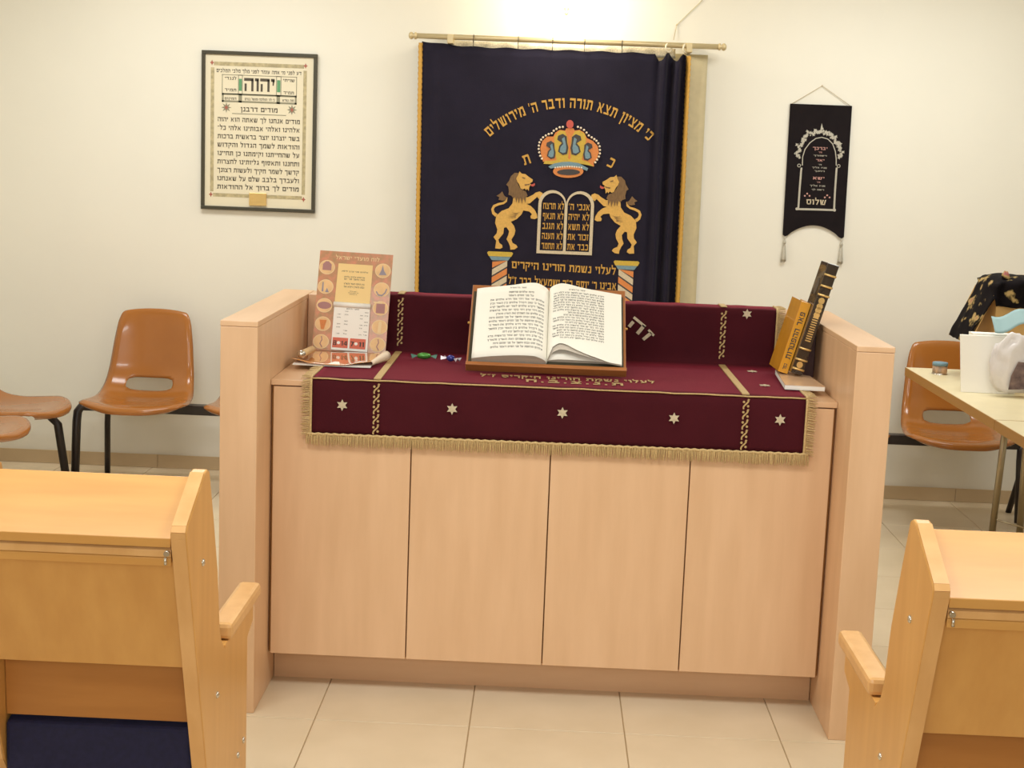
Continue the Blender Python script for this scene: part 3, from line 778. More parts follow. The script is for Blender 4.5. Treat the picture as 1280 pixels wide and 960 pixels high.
# embroidery, drawn on the curtain's plane
def E(px, py):
    p = at(px, py, 1, CY); return (p.x, p.z)
def EP(l): return [E(*q) for q in l]
cfn = lambda u, v, l: cpt(u, v, l)
L0, L1 = -.004, .003
p1, p2, p3 = Vector(E(612, 164)), Vector(E(709, 129)), Vector(E(812, 170))
def circle3(a, b_, c):
    ax, ay, bx, by, cx, cy = *a, *b_, *c
    d = 2*(ax*(by-cy)+bx*(cy-ay)+cx*(ay-by))
    ux = ((ax*ax+ay*ay)*(by-cy)+(bx*bx+by*by)*(cy-ay)+(cx*cx+cy*cy)*(ay-by))/d
    uy = ((ax*ax+ay*ay)*(cx-bx)+(bx*bx+by*by)*(ax-cx)+(cx*cx+cy*cy)*(bx-ax))/d
    return Vector((ux, uy)), math.hypot(ax-ux, ay-uy)
cc, rr_ = circle3(p1, p2, p3)
aR = math.atan2(p3.y-cc.y, p3.x-cc.x)-.02; aL = math.atan2(p1.y-cc.y, p1.x-cc.x)+.03
b = BM(); arc_text(b, cfn, "כי מציון תצא תורה ודבר ה' מירושלים", cc.x, cc.y, rr_-.021, aR, aL, .044, L0, L1)
obj('embroidered_lettering', b, M['gold'], curt)
for ch, px, py, rot in (('ת', 658, 199.5, .38), ('כ', 764, 203.5, -.42)):
    b = BM(); u0, v0 = E(px, py); wd, ps = G[ch]
    for p in ps:
        q = [((u-wd/2)*.044, (v-.5)*.044) for u, v in p]
        deco(b, cfn, [(u0+x*math.cos(rot)-y*math.sin(rot), v0+x*math.sin(rot)+y*math.cos(rot)) for x, y in q], L0, L1)
    obj('embroidered_letter', b, M['gold'], curt)
# crown
K = lambda l: EP([(660+x/10.11, 140+y/10.11) for x, y in l])
crown_out = [(190, 630), (165, 540), (155, 460), (180, 370), (240, 310), (320, 310), (345, 260), (400, 225), (470, 235), (485, 205), (575, 205), (590, 235), (650, 225), (710, 260), (745, 330), (820, 365), (880, 430), (895, 510), (870, 590), (830, 640), (835, 690), (740, 665), (640, 640), (520, 635), (400, 650), (300, 655), (195, 655), (215, 630)]
b = BM(); deco(b, cfn, K(crown_out), L0, L1); crown = obj('crown', b, M['orange'], curt)
b = BM()
for pts in ([(330, 320), (400, 232), (470, 245), (500, 330), (515, 480), (505, 600), (440, 640), (370, 640), (350, 560), (335, 450)], [(550, 320), (590, 245), (650, 232), (720, 280), (735, 360), (715, 460), (690, 560), (670, 640), (590, 640), (540, 600), (535, 460)]):
    deco(b, cfn, K(pts), L1-.001, L1+.0015)
for pts in ([(195, 655), (215, 615), (300, 620), (400, 600), (470, 560), (520, 600), (590, 560), (650, 600), (760, 630), (830, 690), (760, 672), (640, 650), (510, 642), (400, 655), (300, 660)],): deco(b, cfn, K(pts), L1-.001, L1+.002)
obj('crown_lobe', b, M['yel_st'], crown)
b = BM(); d2 = BM()
for cx, cy, s in ((290, 480, .85), (440, 410, 1), (605, 415, 1), (755, 500, .85)):
    fl_ = 1 if cx < 520 else -1
    deco(b, cfn, K([(cx+fl_*x*s, cy+y*s) for x, y in ((-60, 90), (-45, 20), (-10, -20), (-70, -60), (-60, -110), (0, -135), (50, -100), (55, -20), (70, 40), (55, 120), (0, 135))]), L1+.001, L1+.0028)
    deco(d2, cfn, K([(cx+fl_*x*s, cy+y*s) for x, y in ((-40, 90), (-28, 30), (5, -5), (-12, -70), (20, -95), (35, -20), (45, 40), (35, 100), (0, 110))]), L1+.002, L1+.004)
obj('crown_ornament', b, M['dark_st'], crown); obj('crown_ornament', d2, M['blue_st'], crown)
b = BM(); deco(b, cfn, K([(255, 690), (330, 650), (430, 632), (520, 628), (640, 645), (760, 710), (745, 745), (640, 700), (520, 680), (400, 690), (290, 715)]), L1, L1+.004); obj('crown_band', b, M['blue_st'], crown)
b = BM(); deco(b, cfn, K(circ(508, 750, 192, 82, 28)), L0, L1+.003); ring_ = obj('crown_rim', b, M['orange'], crown)
b = BM(); deco(b, cfn, K(circ(512, 760, 145, 38, 22)), L1, L1+.005); obj('crown_rim', b, M['dark_st'], crown)
b = BM(); deco(b, cfn, K(circ(530, 155, 46, 54, 18)), L0, L1+.004); obj('crown_jewel', b, M['red_st'], crown)
pear = [(440, 190), (400, 195), (360, 215), (325, 238), (300, 270), (262, 280), (225, 298), (190, 322), (165, 352), (145, 385), (137, 425), (135, 468), (142, 512), (155, 555), (175, 590)]
pear += [(630, 190), (668, 203), (708, 228), (740, 262), (768, 298), (805, 322), (838, 345), (865, 365), (888, 397), (905, 435), (908, 480), (908, 525), (895, 565), (873, 603), (850, 638)]
b = BM()
for x, y in pear+[(345+30*k, 705-14*math.sin((k+.5)/12*PI)) for k in range(12)]:
    u, v = K([(x, y)])[0]; lathe(b, [(.0056, -.001), (.0056, .002), (.004, .005), (0, .0062)], cpt(u, v, L1-.001), (0, -1, 0), 7)
obj('pearl_trim', b, M['pearl'], crown)
# lions
LS = 7.385
lion_body = [(150, 515), (200, 470), (265, 445), (300, 400), (310, 330), (350, 320), (410, 340), (440, 345), (490, 320), (515, 300), (550, 290), (578, 305), (580, 330), (560, 350), (545, 362), (528, 340), (500, 365), (460, 400), (430, 405), (470, 425), (505, 460), (525, 500), (530, 535), (505, 545), (470, 540), (465, 520), (480, 500), (455, 475), (400, 465), (385, 500), (340, 545), (285, 570), (315, 610), (327, 650), (318, 690), (290, 735), (300, 765), (335, 785), (347, 805), (320, 825), (280, 828), (278, 800), (265, 765), (245, 730), (262, 690), (268, 655), (245, 620), (222, 625), (215, 680), (190, 710), (170, 735), (178, 765), (205, 785), (208, 808), (185, 820), (140, 815), (145, 780), (150, 745), (125, 710), (155, 675), (160, 640), (140, 580)]
lion_tail = [(152, 512), (125, 490), (115, 455), (130, 425), (170, 408), (215, 398), (240, 380), (245, 345)]
lion_head = [(335, 170), (355, 135), (365, 105), (385, 125), (420, 130), (450, 155), (488, 180), (485, 200), (462, 215), (470, 225), (455, 250), (450, 285), (435, 265), (425, 280), (415, 262), (395, 272), (375, 262), (362, 225), (345, 200)]
lion_mane = [(362, 120), (320, 118), (285, 150), (270, 190), (242, 228), (262, 245), (268, 290), (262, 320), (290, 330), (310, 355), (325, 340), (335, 395), (348, 345), (358, 400), (372, 345), (388, 405), (400, 345), (418, 395), (425, 340), (440, 330), (425, 290), (395, 278), (370, 262), (350, 220), (335, 175), (350, 140)]
lion_tuft = [(250, 350), (225, 330), (205, 290), (185, 310), (152, 330), (180, 345), (170, 365), (205, 375), (235, 372)]
tc = (Vector(E(671, 315))+Vector(E(739.7, 319.5)))/2
for mir in (False, True):
    def LP(l, mir=mir):
        o_ = EP([(600+x/LS, 200+y/LS) for x, y in l])
        if mir: o_ = [(2*tc.x-u+.002, v+.001) for u, v in o_]
        return o_
    b = BM(); deco(b, cfn, LP(lion_body), L0, L1+.001)
    lion = obj('lion', b, M['fur'], curt)
    b = BM(); ribbon(b, cfn, LP(lion_tail), [.016, .014, .012, .012, .011, .010, .010, .009], L0, L1); obj('tail', b, M['fur'], lion)
    b = BM(); deco(b, cfn, LP(lion_mane), L1-.002, L1+.003); deco(b, cfn, LP(lion_tuft), L0, L1+.002); obj('mane', b, M['mane'], lion)
    b = BM(); deco(b, cfn, LP(lion_head), L1, L1+.005); obj('head', b, M['fur'], lion)
    b = BM(); deco(b, cfn, LP([(470, 225), (490, 222), (505, 212), (508, 232), (490, 245), (470, 240)]), L0, L1+.003); obj('tongue', b, M['red_st'], lion)
    b = BM(); deco(b, cfn, LP([(390, 155), (415, 165), (418, 175), (392, 168)]), L1+.004, L1+.0065); deco(b, cfn, LP([(410, 225), (450, 220), (462, 216), (455, 230), (415, 238)]), L1+.004, L1+.006)
    for q in range(5):
        deco(b, cfn, LP([(290-q*8, 482+q*13), (330, 490+q*9), (372-q*14, 482+q*13), (330, 496+q*9)]), L1, L1+.002)
    obj('stitched_line', b, M['mane'], lion)
# tablets
tl, tr_, tt = Vector(E(670.5, 316)), Vector(E(739.7, 319.5)), Vector(E(691.5, 237.7))
tw2 = (tr_.x-tl.x)/2; tzb = (tl.y+tr_.y)/2; tzt = tt.y; tm = (tl.x+tr_.x)/2
def arch(x0, x1, z0, z1, n=14):
    r = (x1-x0)/2
    return [(x0, z0)]+[(x0+r-r*math.cos(PI*k/n), z1-r+r*math.sin(PI*k/n)) for k in range(n+1)]+[(x1, z0)]
b = BM(); tf = .0145
for s in (0, 1):
    x0 = tm-tw2+s*tw2; x1 = x0+tw2
    xi0, xi1 = (x0+tf, x1-tf*.45) if s == 0 else (x0+tf*.45, x1-tf)
    po, pi_ = arch(x0, x1, tzb, tzt), arch(xi0, xi1, tzb+tf, tzt-tf*.9)
    for k in range(len(po)-1): deco(b, cfn, [po[k], po[k+1], pi_[k+1], pi_[k]], L0, L1+.002)
    deco(b, cfn, [po[-1], po[0], pi_[0], pi_[-1]], L0, L1+.002)
tab = obj('tablets', b, M['cream_st'], curt, label='cream embroidered tablet frame')
for s, lines in ((0, ('לא תרצח', 'לא תנאף', 'לא תגנב', 'לא תענה', 'לא תחמד')), (1, ("אנכי ה'", 'לא יהיה', 'לא תשא', 'זכור את', 'כבד את'))):
    b = BM(); x1 = tm+s*tw2-(tf*.45+.006 if s == 0 else -tw2*0)-(0 if s == 0 else 0)
    xr_ = (tm-.010) if s == 0 else (tm+tw2-tf-.005)
    for k, l in enumerate(lines): text(b, cfn, l, xr_, tzt-.088-k*.0465, .028, tw2-tf-.018, L0, L1-.0005)
    obj('tablet_lettering', b, M['gold'], tab)
# pillars
for px0, px1, pyt, sh in ((609, 641.5, 314, 0), (767, 799.5, 325.5, 1)):
    (u0, v0), (u1, _v) = E(px0, pyt), E(px1, pyt)
    wq = u1-u0; xm = (u0+u1)/2
    b = BM(); deco(b, cfn, [(u0, v0-.006), (u0+.006, v0), (u1-.006, v0), (u1, v0-.006), (u1-.008, v0-.022), (u0+.008, v0-.022)], L0, L1+.002); pil = obj('pillar', b, M['yel_st'], curt)
    b = BM(); deco(b, cfn, [(u0+.010, v0-.022), (u1-.010, v0-.022), (u1-.022, v0-.040), (u0+.022, v0-.040)], L0, L1+.001); obj('pillar_capital', b, M['blue_st'], pil)
    xa, xb = u0+.026, u1-.026
    zt_ = v0-.040; z = zt_+.05; k = 0
    bs = {'cream_st': BM(), 'orange': BM(), 'dark_st': BM()}
    seq = [('cream_st', .028), ('dark_st', .008), ('orange', .028), ('dark_st', .008)]
    sl_ = .045*(1 if sh == 0 else -1)
    while z > v0-.42:
        mname, hh = seq[k % 4]
        zl0, zr0 = z-sl_/2, z+sl_/2
        q = [(xa, min(zl0, zt_)), (xb, min(zr0, zt_)), (xb, min(zr0-hh, zt_)), (xa, min(zl0-hh, zt_))]
        if not (zl0-hh >= zt_ and zr0-hh >= zt_):
            q2 = []
            for p in q:
                if not q2 or (abs(p[0]-q2[-1][0])+abs(p[1]-q2[-1][1])) > 1e-6: q2.append(p)
            if len(q2) > 2: deco(bs[mname], cfn, q2, L0, L1)
        z -= hh; k += 1
    for n_, bb_ in bs.items(): obj('pillar_stripe', bb_, M[n_], pil)
for s, r_, l_, base in (('לעלוי נשמת הורינו היקרים', (769.5, 343.5), (639.5, 335), 0), ('אבינו ר\' יוסף ב"ר ישמעאל בכר ז"ל', (770, 362.5), (635, 354.5), 0)):
    (ur, vr), (ul, vl) = E(*r_), E(*l_)
    b = BM(); sl2 = (vr-vl)/(ur-ul)
    text(b, lambda u, v, l, ur=ur, vr=vr, sl2=sl2: cpt(u, vr+v+(u-ur)*sl2, l), s, ur, 0, .032, ur-ul, L0, L1-.0005, gap=.12)
    obj('embroidered_lettering', b, M['gold'], curt)

# ================================================================== WALL LAMP over the curtain
lamp = empty('wall_lamp', (.01, WY, 2.33), 'glowing glass wall lamp fixed above the middle of the ark curtain', 'lamp')
M['glow'] = mat('lit opal glass', (255, 236, 196), 0.3, emit=14.0)
b = BM(); lathe(b, [(0, -.085), (.03, -.078), (.062, -.045), (.075, 0), (.066, .04), (.045, .065), (.045, .085)], (.01, WY-.13, 2.325), (0, 0, 1), 24); obj('globe', b, M['glow'], lamp)
b = BM(); lathe(b, [(0, -.118), (.006, -.114), (.010, -.104), (.007, -.096), (.013, -.090), (.013, -.083)], (.01, WY-.13, 2.325), (0, 0, 1), 14); obj('finial', b, M['rodm'], lamp)
b = BM(); lathe(b, [(.048, .085), (.05, .10), (.02, .11), (0, .112)], (.01, WY-.13, 2.325), (0, 0, 1), 20); obj('cap', b, M['rodm'], lamp)
b = BM(); tube(b, [(.01, WY-.13, 2.437), (.01, WY-.11, 2.47), (.01, WY-.05, 2.48), (.01, WY-.003, 2.45)], .007, 10); lathe(b, [(0, 0), (.04, 0), (.04, .010), (0, .012)], (.01, WY-.0005, 2.45), (0, -1, 0), 18); obj('arm', b, M['rodm'], lamp)
pl_ = bpy.data.lights.new('wall_lamp_bulb', 'POINT'); pl_.energy = 10; pl_.color = (1, .93, .80); pl_.shadow_soft_size = .05
po = bpy.data.objects.new('wall_lamp_bulb', pl_); po.location = (.01, WY-.235, 2.30); COL.objects.link(po)

wire = empty('electric_wire', (.55, WY, 2.15), 'thin pale wire running up the wall from the curtain rod', 'wire')
c0, c1, c2, c3 = at(842, 50, 1, WY-.012), at(846, 31, 1, WY-.003), at(875, 3, 1, WY-.003), at(912, -34, 1, WY-.003)
b = BM(); tube(b, [c0, c1, c2, c3], .0016, 6); obj('cord', b, M['linen'], wire)
b = BM(); lathe(b, [(.0015, 0), (.0015, .006), (.004, .007), (.003, .009), (0, .009)], at(846, 31, 1, WY-.0005), (0, -1, 0), 8); obj('nail', b, M['rodm'], wire)

# ================================================================== FRAMED PRINT
fx0, fx1, fz0, fz1 = -1.681, -1.139, 1.264, 2.001
FY = WY-.022
fp = empty('framed_print', ((fx0+fx1)/2, WY, fz0), 'framed Hebrew prayer print in thin dark frame on left of wall', 'picture')
fw_ = .017
fr0 = BM()
box(fr0, fx0, fx1, FY, WY-.001, fz1-fw_, fz1, .002); box(fr0, fx0, fx1, FY, WY-.001, fz0, fz0+fw_, .002)
box(fr0, fx0, fx0+fw_, FY, WY-.001, fz0+fw_, fz1-fw_, .002); box(fr0, fx1-fw_, fx1, FY, WY-.001, fz0+fw_, fz1-fw_, .002)
obj('frame', fr0, M['framem'], fp)
M['print'] = mat('cream print paper', (228, 218, 190), 0.35)
PY = WY-.012
obj('print_sheet', box(BM(), fx0+fw_, fx1-fw_, PY, WY-.002, fz0+fw_, fz1-fw_), M['print'], fp)
FW, FH = fx1-fx0, fz1-fz0
pf = lambda u, v, l: Vector((fx0+u*FW, PY-l, fz1-v*FH))
pfn = lambda u, v, l: pf(u, -v, l)
M['green_p'] = mat('green print', (92, 150, 104), .5); M['olive'] = mat('olive border print', (186, 172, 132), .5, var=.3, vscale=60)
M['rose'] = mat('dusty red print', (168, 96, 78), .5); M['greyp'] = mat('grey green print', (140, 136, 112), .5)
def bar(b, u0, v0, u1, v1, l=.0005, mi=0): deco(b, pf, [(u0, v0), (u1, v0), (u1, v1), (u0, v1)], l, mi=mi)
b = BM(); bar(b, .105, .068, .885, .092); bar(b, .105, .895, .885, .918); bar(b, .078, .105, .108, .885); bar(b, .880, .105, .910, .885); bo = obj('print_border', b, M['olive'], fp)
b = BM()
for u, v in ((.088, .075), (.898, .075), (.085, .905), (.898, .915)): deco(b, pf, star(u, v, .018, 4, .5), .0009)
for u in (.215, .785): deco(b, pf, [(u+x, v_) for x, v_ in star(0, .352, .018, 4, .5)], .0012)
obj('print_ornament', b, M['rose'], fp)
b = BM()
for u in (.215, .785): deco(b, pf, [(u+(x)*1.0, .352+(y)*.75) for x, y in star(0, 0, .045, 8, .45)], .0008)
obj('print_ornament', b, M['greyp'], fp)
b = BM()
def rectl(u0, v0, u1, v1, t=.006):
    bar(b, u0, v0, u1, v0+t*.7); bar(b, u0, v1-t*.7, u1, v1); bar(b, u0, v0, u0+t, v1); bar(b, u1-t, v0, u1, v1)
rectl(.175, .145, .825, .268); rectl(.315, .145, .355, .268); rectl(.645, .145, .690, .268); rectl(.175, .262, .825, .318, .016); bar(b, .32, .262, .35, .318); bar(b, .65, .262, .68, .318)
bar(b, .265, .386, .735, .391)
obj('print_panel', b, M['greyp'], fp)
b = BM(); bar(b, .322, .170, .348, .245); bar(b, .653, .170, .682, .245); obj('print_panel', b, M['green_p'], fp)
b = BM()
text(b, pfn, 'דע לפני מי אתה עומד לפני מלך מלכי המלכים', .862, -.133, .020, .735, .0008)
text(b, pfn, 'יהוה', .632, -.245, .082, .265, .0008, gap=.10)
text(b, pfn, 'שויתי', .805, -.178, .017, .10, .0008); text(b, pfn, 'תמיד', .80, -.255, .017, .09, .0008)
text(b, pfn, 'לנגדי', .30, -.178, .017, .10, .0008); text(b, pfn, 'תמיד', .30, -.250, .017, .10, .0008)
text(b, pfn, "כי לה' המלוכה ומושל בגוים", .635, -.302, .014, .26, .0008)
text(b, pfn, 'מה נורא', .80, -.302, .014, .10, .0008); text(b, pfn, 'המקום', .30, -.302, .014, .10, .0008)
text(b, pfn, 'מודים דרבנן', .66, -.373, .027, .32, .0008)
for k, s in enumerate(('מודים אנחנו לך שאתה הוא יהוה', 'אלהינו ואלהי אבותינו אלהי כל-', 'בשר יוצרנו יוצר בראשית ברכות', 'והודאות לשמך הגדול והקדוש', 'על שהחייתנו וקימתנו כן תחיינו', 'ותחננו ותאסוף גליותינו לחצרות', 'קדשך לשמר חקיך ולעשות רצונך', 'ולעבדך בלבב שלם על שאנחנו', 'מודים לך ברוך אל ההודאות')):
    text(b, pfn, s, .855, -(.440+k*.0533), .026, .715, .0008)
obj('print_lettering', b, mat('brown black ink', (78, 70, 56), .6), fp)
obj('plaque', box(BM(), fx0+.425*FW, fx0+.575*FW, FY-.003, PY-.001, fz1-.965*FH, fz1-.885*FH, .001), M['spgold'], fp)
obj('glass', box(BM(), fx0+fw_, fx1-fw_, PY-.0045, PY-.003, fz0+fw_, fz1-fw_), M['glassm'], fp) if False else None

# ================================================================== BLACK WALL HANGING
HY = WY-.012
hg = empty('wall_hanging', (1.21, WY, 1.25), 'black velvet wall hanging with silver arch embroidery and two tassels', 'wall hanging')
hx0t, hx1t, hx0b, hx1b, hzt, hzb = 1.068, 1.354, 1.073, 1.360, 1.857, 1.246
pts = [(hx0t, HY, hzt), (hx1t, HY, hzt), (hx1b, HY, hzb+.004), (hx1b-.010, HY, hzb-.003), (hx1b-.022, HY, hzb+.001)]
n = 14
for k in range(1, n):
    t = k/n; pts.append((hx1b-.022+(hx0b+.044-hx1b-.0)*t, HY, hzb+.001+.052*math.sin(t*PI)**.8))
pts += [(hx0b+.022, HY, hzb+.001), (hx0b+.010, HY, hzb-.003), (hx0b, HY, hzb+.004)]
b = BM(); prism(b, pts, (0, .007, 0)); obj('cloth', b, M['black_velvet'], hg)
b = BM(); tube(b, [(hx0t+.002, HY+.003, hzt-.004), (1.211, WY-.006, 1.944), (hx1t-.002, HY+.003, hzt-.004)], .0016, 6); lathe(b, [(0, 0), (.004, .001), (.004, .004), (0, .005)], (1.211, WY-.001, 1.944), (0, -1, 0), 8); obj('hanging_cord', b, M['cream_st'], hg)
for x in (hx0b+.010, hx1b-.010):
    b = BM(); lathe(b, [(0, 0), (.004, -.003), (.005, -.010), (.003, -.014), (.006, -.02), (.008, -.028), (.006, -.034), (.004, -.036), (.008, -.05), (.011, -.105), (.011, -.112), (0, -.112)], (x, HY, hzb-.004), (0, 0, 1), 10)
    for k in range(14):
        a = 2*PI*k/14; tube(b, [(x+.006*math.cos(a), HY+.006*math.sin(a), hzb-.05), (x+.012*math.cos(a), HY+.009*math.sin(a)-.0, hzb-.118-.004*(k % 3))], .0012, 4)
    obj('tassel', b, M['silver'], hg)
H5 = lambda x, y: (lambda p: (p.x, p.z))(at(990+x/7.386, 150+y/7.386, 1, HY))
hf = lambda u, v, l: Vector((u, HY-l, v))
def HPs(l): return [H5(*q) for q in l]
b = BM()
ribbon(b, hf, HPs([(58, 815), (70, 640), (84, 470), (88, 440)]), .0085, -.001, .0012); ribbon(b, hf, HPs([(388, 830), (398, 640), (410, 470), (412, 440)]), .0085, -.001, .0012)
ribbon(b, hf, HPs([(45, 822), (220, 826), (398, 832)]), .009, -.001, .0012)
arc_ = [(95, 420), (98, 340), (120, 270), (165, 210), (220, 170), (275, 160), (330, 175), (375, 220), (400, 290), (408, 360), (408, 420)]
ribbon(b, hf, HPs(arc_), .004, -.001, .0012)
for x, y in ((45, 820), (392, 832)): deco(b, hf, circ(*H5(x, y), .007, n=8), -.001, .002)
for x, y in ((65, 420), (430, 425)):
    c = H5(x, y); ribbon(b, hf, circ(c[0], c[1], .007, n=10)+[(c[0]+.007, c[1])], .003, -.001, .0015)
ho = obj('arch_embroidery', b, M['silver'], hg)
b = BM(); rnd = random.Random(4)
for k in range(62):
    t = k/61; a = PI*(1.02-1.04*t)
    for q in range(2):
        rad = 1.12+.20*rnd.random()+(.12 if k % 6 == 3 else 0)
        x, y = 252+160*rad*math.cos(a), 335-185*rad*math.sin(a)
        u, v = H5(x, y); deco(b, hf, star(u, v, .0075*rnd.uniform(.7, 1.3), 4, .42, rnd.random()*3), -.001, .001+.0003*rnd.random())
deco(b, hf, HPs([(262, 90), (275, 30), (288, 90)]), -.001, .001)
for sx_ in (0, 1):
    for k in range(18):
        y = 470+k*19; x = (80-1.3*k) if sx_ == 0 else (412-1.3*k)
        u, v = H5(x, y); deco(b, hf, star(u, v, .0042, 3, .4, k), .001, .002)
obj('floral_embroidery', b, M['silver'], hg)
def hline(s, xr, xl, y, m, h, name='embroidered_lettering', d=.0012):
    b = BM(); (ur, v), (ul, _) = H5(xr, y), H5(xl, y)
    text(b, hf, s, ur, v, h, ur-ul, -.001, d); obj(name, b, m, hg)
hline('יברכך', 326, 192, 278, M['pink'], .0125); hline("ה'", 275, 245, 305, M['pink'], .006)
hline('וישמרך', 320, 200, 338, M['silver'], .006)
hline('יאר', 298, 222, 385, M['pink'], .0105); hline("ה'", 272, 244, 420, M['silver'], .006)
hline('פניו אליך', 320, 185, 450, M['silver'], .0065); hline('ויחנך', 300, 205, 480, M['silver'], .006)
hline('ישא', 298, 190, 552, M['pink'], .0125); hline("ה'", 258, 228, 582, M['pink'], .006)
hline('פניו אליך', 305, 165, 618, M['silver'], .007); hline('וישם לך', 295, 180, 652, M['silver'], .006)
hline('שלום', 312, 130, 785, M['cream_st'], .0235)
b = BM()
for x, y in ((140, 690), (325, 705)):
    for k in range(3): deco(b, hf, circ(*H5(x-22+22*k, y+(10 if k != 1 else -10)), .0042, n=8), -.001, .0012)
obj('flower_embroidery', b, M['pink'], hg)

# ================================================================== BEAM SEATING
HOLE = (.0, .445, .42, .095)     # centre u, t ; half sizes filled in below
prof = [(0.0, .262, .372), (.05, .266, .390), (.10, .250, .404), (.18, .20, .408), (.28, .10, .396), (.36, .0, .392), (.42, -.08, .404), (.47, -.130, .434), (.52, -.163, .474), (.58, -.186, .525), (.70, -.212, .625), (.82, -.232, .715), (.92, -.246, .775), (.97, -.258, .796), (1.0, -.272, .793)]
hwid = [(0.0, .150), (.03, .182), (.07, .212), (.12, .230), (.20, .240), (.28, .238), (.36, .230), (.42, .221), (.50, .207), (.60, .196), (.72, .186), (.85, .171), (.93, .154), (.97, .134), (1.0, .100)]
def interp(tab, t):
    for a, b_ in zip(tab, tab[1:]):
        if t <= b_[0]:
            f = (t-a[0])/(b_[0]-a[0]); f2 = f
            return [a[i]*(1-f2)+b_[i]*f2 for i in range(1, len(a))]
    return list(tab[-1][1:])
def smooth_i(tab, t):
    w = .02
    vals = [interp(tab, min(1, max(0, t+d))) for d in (-w, -w/2, 0, w/2, w)]
    return [sum(v[i] for v in vals)/5 for i in range(len(vals[0]))]
def shellp(u, t):
    f, z = smooth_i(prof, t); hw = smooth_i(hwid, t)[0]
    f0, z0 = smooth_i(prof, min(1, t+.01)); f1, z1 = smooth_i(prof, max(0, t-.01))
    tx, tz = f0-f1, z0-z1; L = math.hypot(tx, tz) or 1
    nf, nz = tz/L, -tx/L        # toward the sitter: up/forward
    nf, nz = (nf, nz) if (nz > 0 or nf > 0) else (-nf, -nz)
    au = abs(u)
    dish = .030*au**2.2*(1-.4*abs(t-.45)) - .022*max(0, (au-.84)/.16)**2
    if t < .30: q = t/.30; dish *= q*q*(3-2*q)
    if t < .35: f -= .085*au**3*(1-t/.35)
    if t > .85: z -= .016*au**3*((t-.85)/.15)**2
    if t > .72: q = (t-.72)/.28; dish *= max(0, 1-q*q*(3-2*q)*1.0)
    return Vector((u*hw, -(f+nf*dish), z+nz*dish))
def in_hole(u, t): 
    a, c = abs(u)/.52, abs(t-.492)/.036
    return a**4+c**4 < 1
def shell_mesh():
    b = BM(); NU, NT = 32, 70; V = {}
    uv = {}
    for j in range(NT+1):
        for i in range(NU+1): uv[i, j] = [2*i/NU-1, j/NT]
    dead = set()
    for j in range(NT):
        for i in range(NU):
            if in_hole(2*(i+.5)/NU-1, (j+.5)/NT): dead.add((i, j))
    for (i, j), c in uv.items():
        adj = [(i-1, j-1), (i, j-1), (i-1, j), (i, j)]
        d = sum(q in dead for q in adj)
        if 0 < d < 4:
            u, t = c[0], c[1]-.492
            s = ((abs(u)/.52)**4+(abs(t)/.036)**4)**.25
            if s > 1e-3: c[0], c[1] = u/s, .492+t/s
    for k, c in uv.items(): V[k] = b.verts.new(shellp(*c))
    for j in range(NT):
        for i in range(NU):
            if (i, j) in dead: continue
            f = b.faces.new((V[i, j], V[i+1, j], V[i+1, j+1], V[i, j+1])); f.smooth = True
    for v in [v for v in b.verts if not v.link_faces]: b.verts.remove(v)
    return b
OPEN.add('shell_seat')
def seat_row(name, loc, rz, label, xs, legs, beam, yb=.08):
    t = empty(name, loc, label, 'chairs', None, rz)
    first = None
    for x in xs:
        if first is None:
            first = obj('shell_seat', shell_mesh(), M['shell'], t, world=False); solid(first, .007, -1); first.location.x = x
        else:
            c = first.copy(); COL.objects.link(c); c.parent = t; c.location.x = x
    obj('beam', box(BM(), beam[0], beam[1], yb-.03, yb+.03, .330, .374, .004), M['blackm'], t, world=False)
    for x in xs:
        obj('seat_bracket', box(BM(), x-.05, x+.05, yb-.085, yb+.05, .3745, .386, .002), M['blackm'], t, world=False)
    for x, dxb, fy in legs:
        b = BM(); tube(b, [(x+.05, yb-.01, .352), (x+.012, yb-.02-fy*.5, .350), (x-.004, yb-.03-fy*.8, .325), (x-.006, yb-.04-fy, .28), (x-.004, yb-.08-fy, 0.0)], [.018, .02, .02, .02, .019], 8); obj('leg', b, M['blackm'], t, world=False)
        b = BM(); tube(b, [(x+dxb+.02, yb+.02, .352), (x+dxb+.015, yb+.04, .32), (x+dxb+.01, yb+.05, .26), (x+dxb-.015, yb+.13, 0.0)], .014, 8); obj('leg', b, M['blackm'], t, world=False)
    return t
seat_row('beam_seating', (-1.86, 2.50, 0), 0, 'row of brown moulded shell seats on black beam left behind the desk', [0, .56], [(-.305, .10, 0)], (-.30, 1.0))
seat_row('beam_seating', (1.84, 2.50, 0), 0, 'row of brown moulded shell seats on black beam behind the right table', [-.56, 0, .56], [(.33, .03, 0)], (-.9, .92))
seat_row('beam_seating', (-2.37, 2.12, 0), PI/2, 'side row of brown shell seats along the left wall at picture edge', [0.08, -.44], [(.34, -.1, .18)], (-.8, .42))

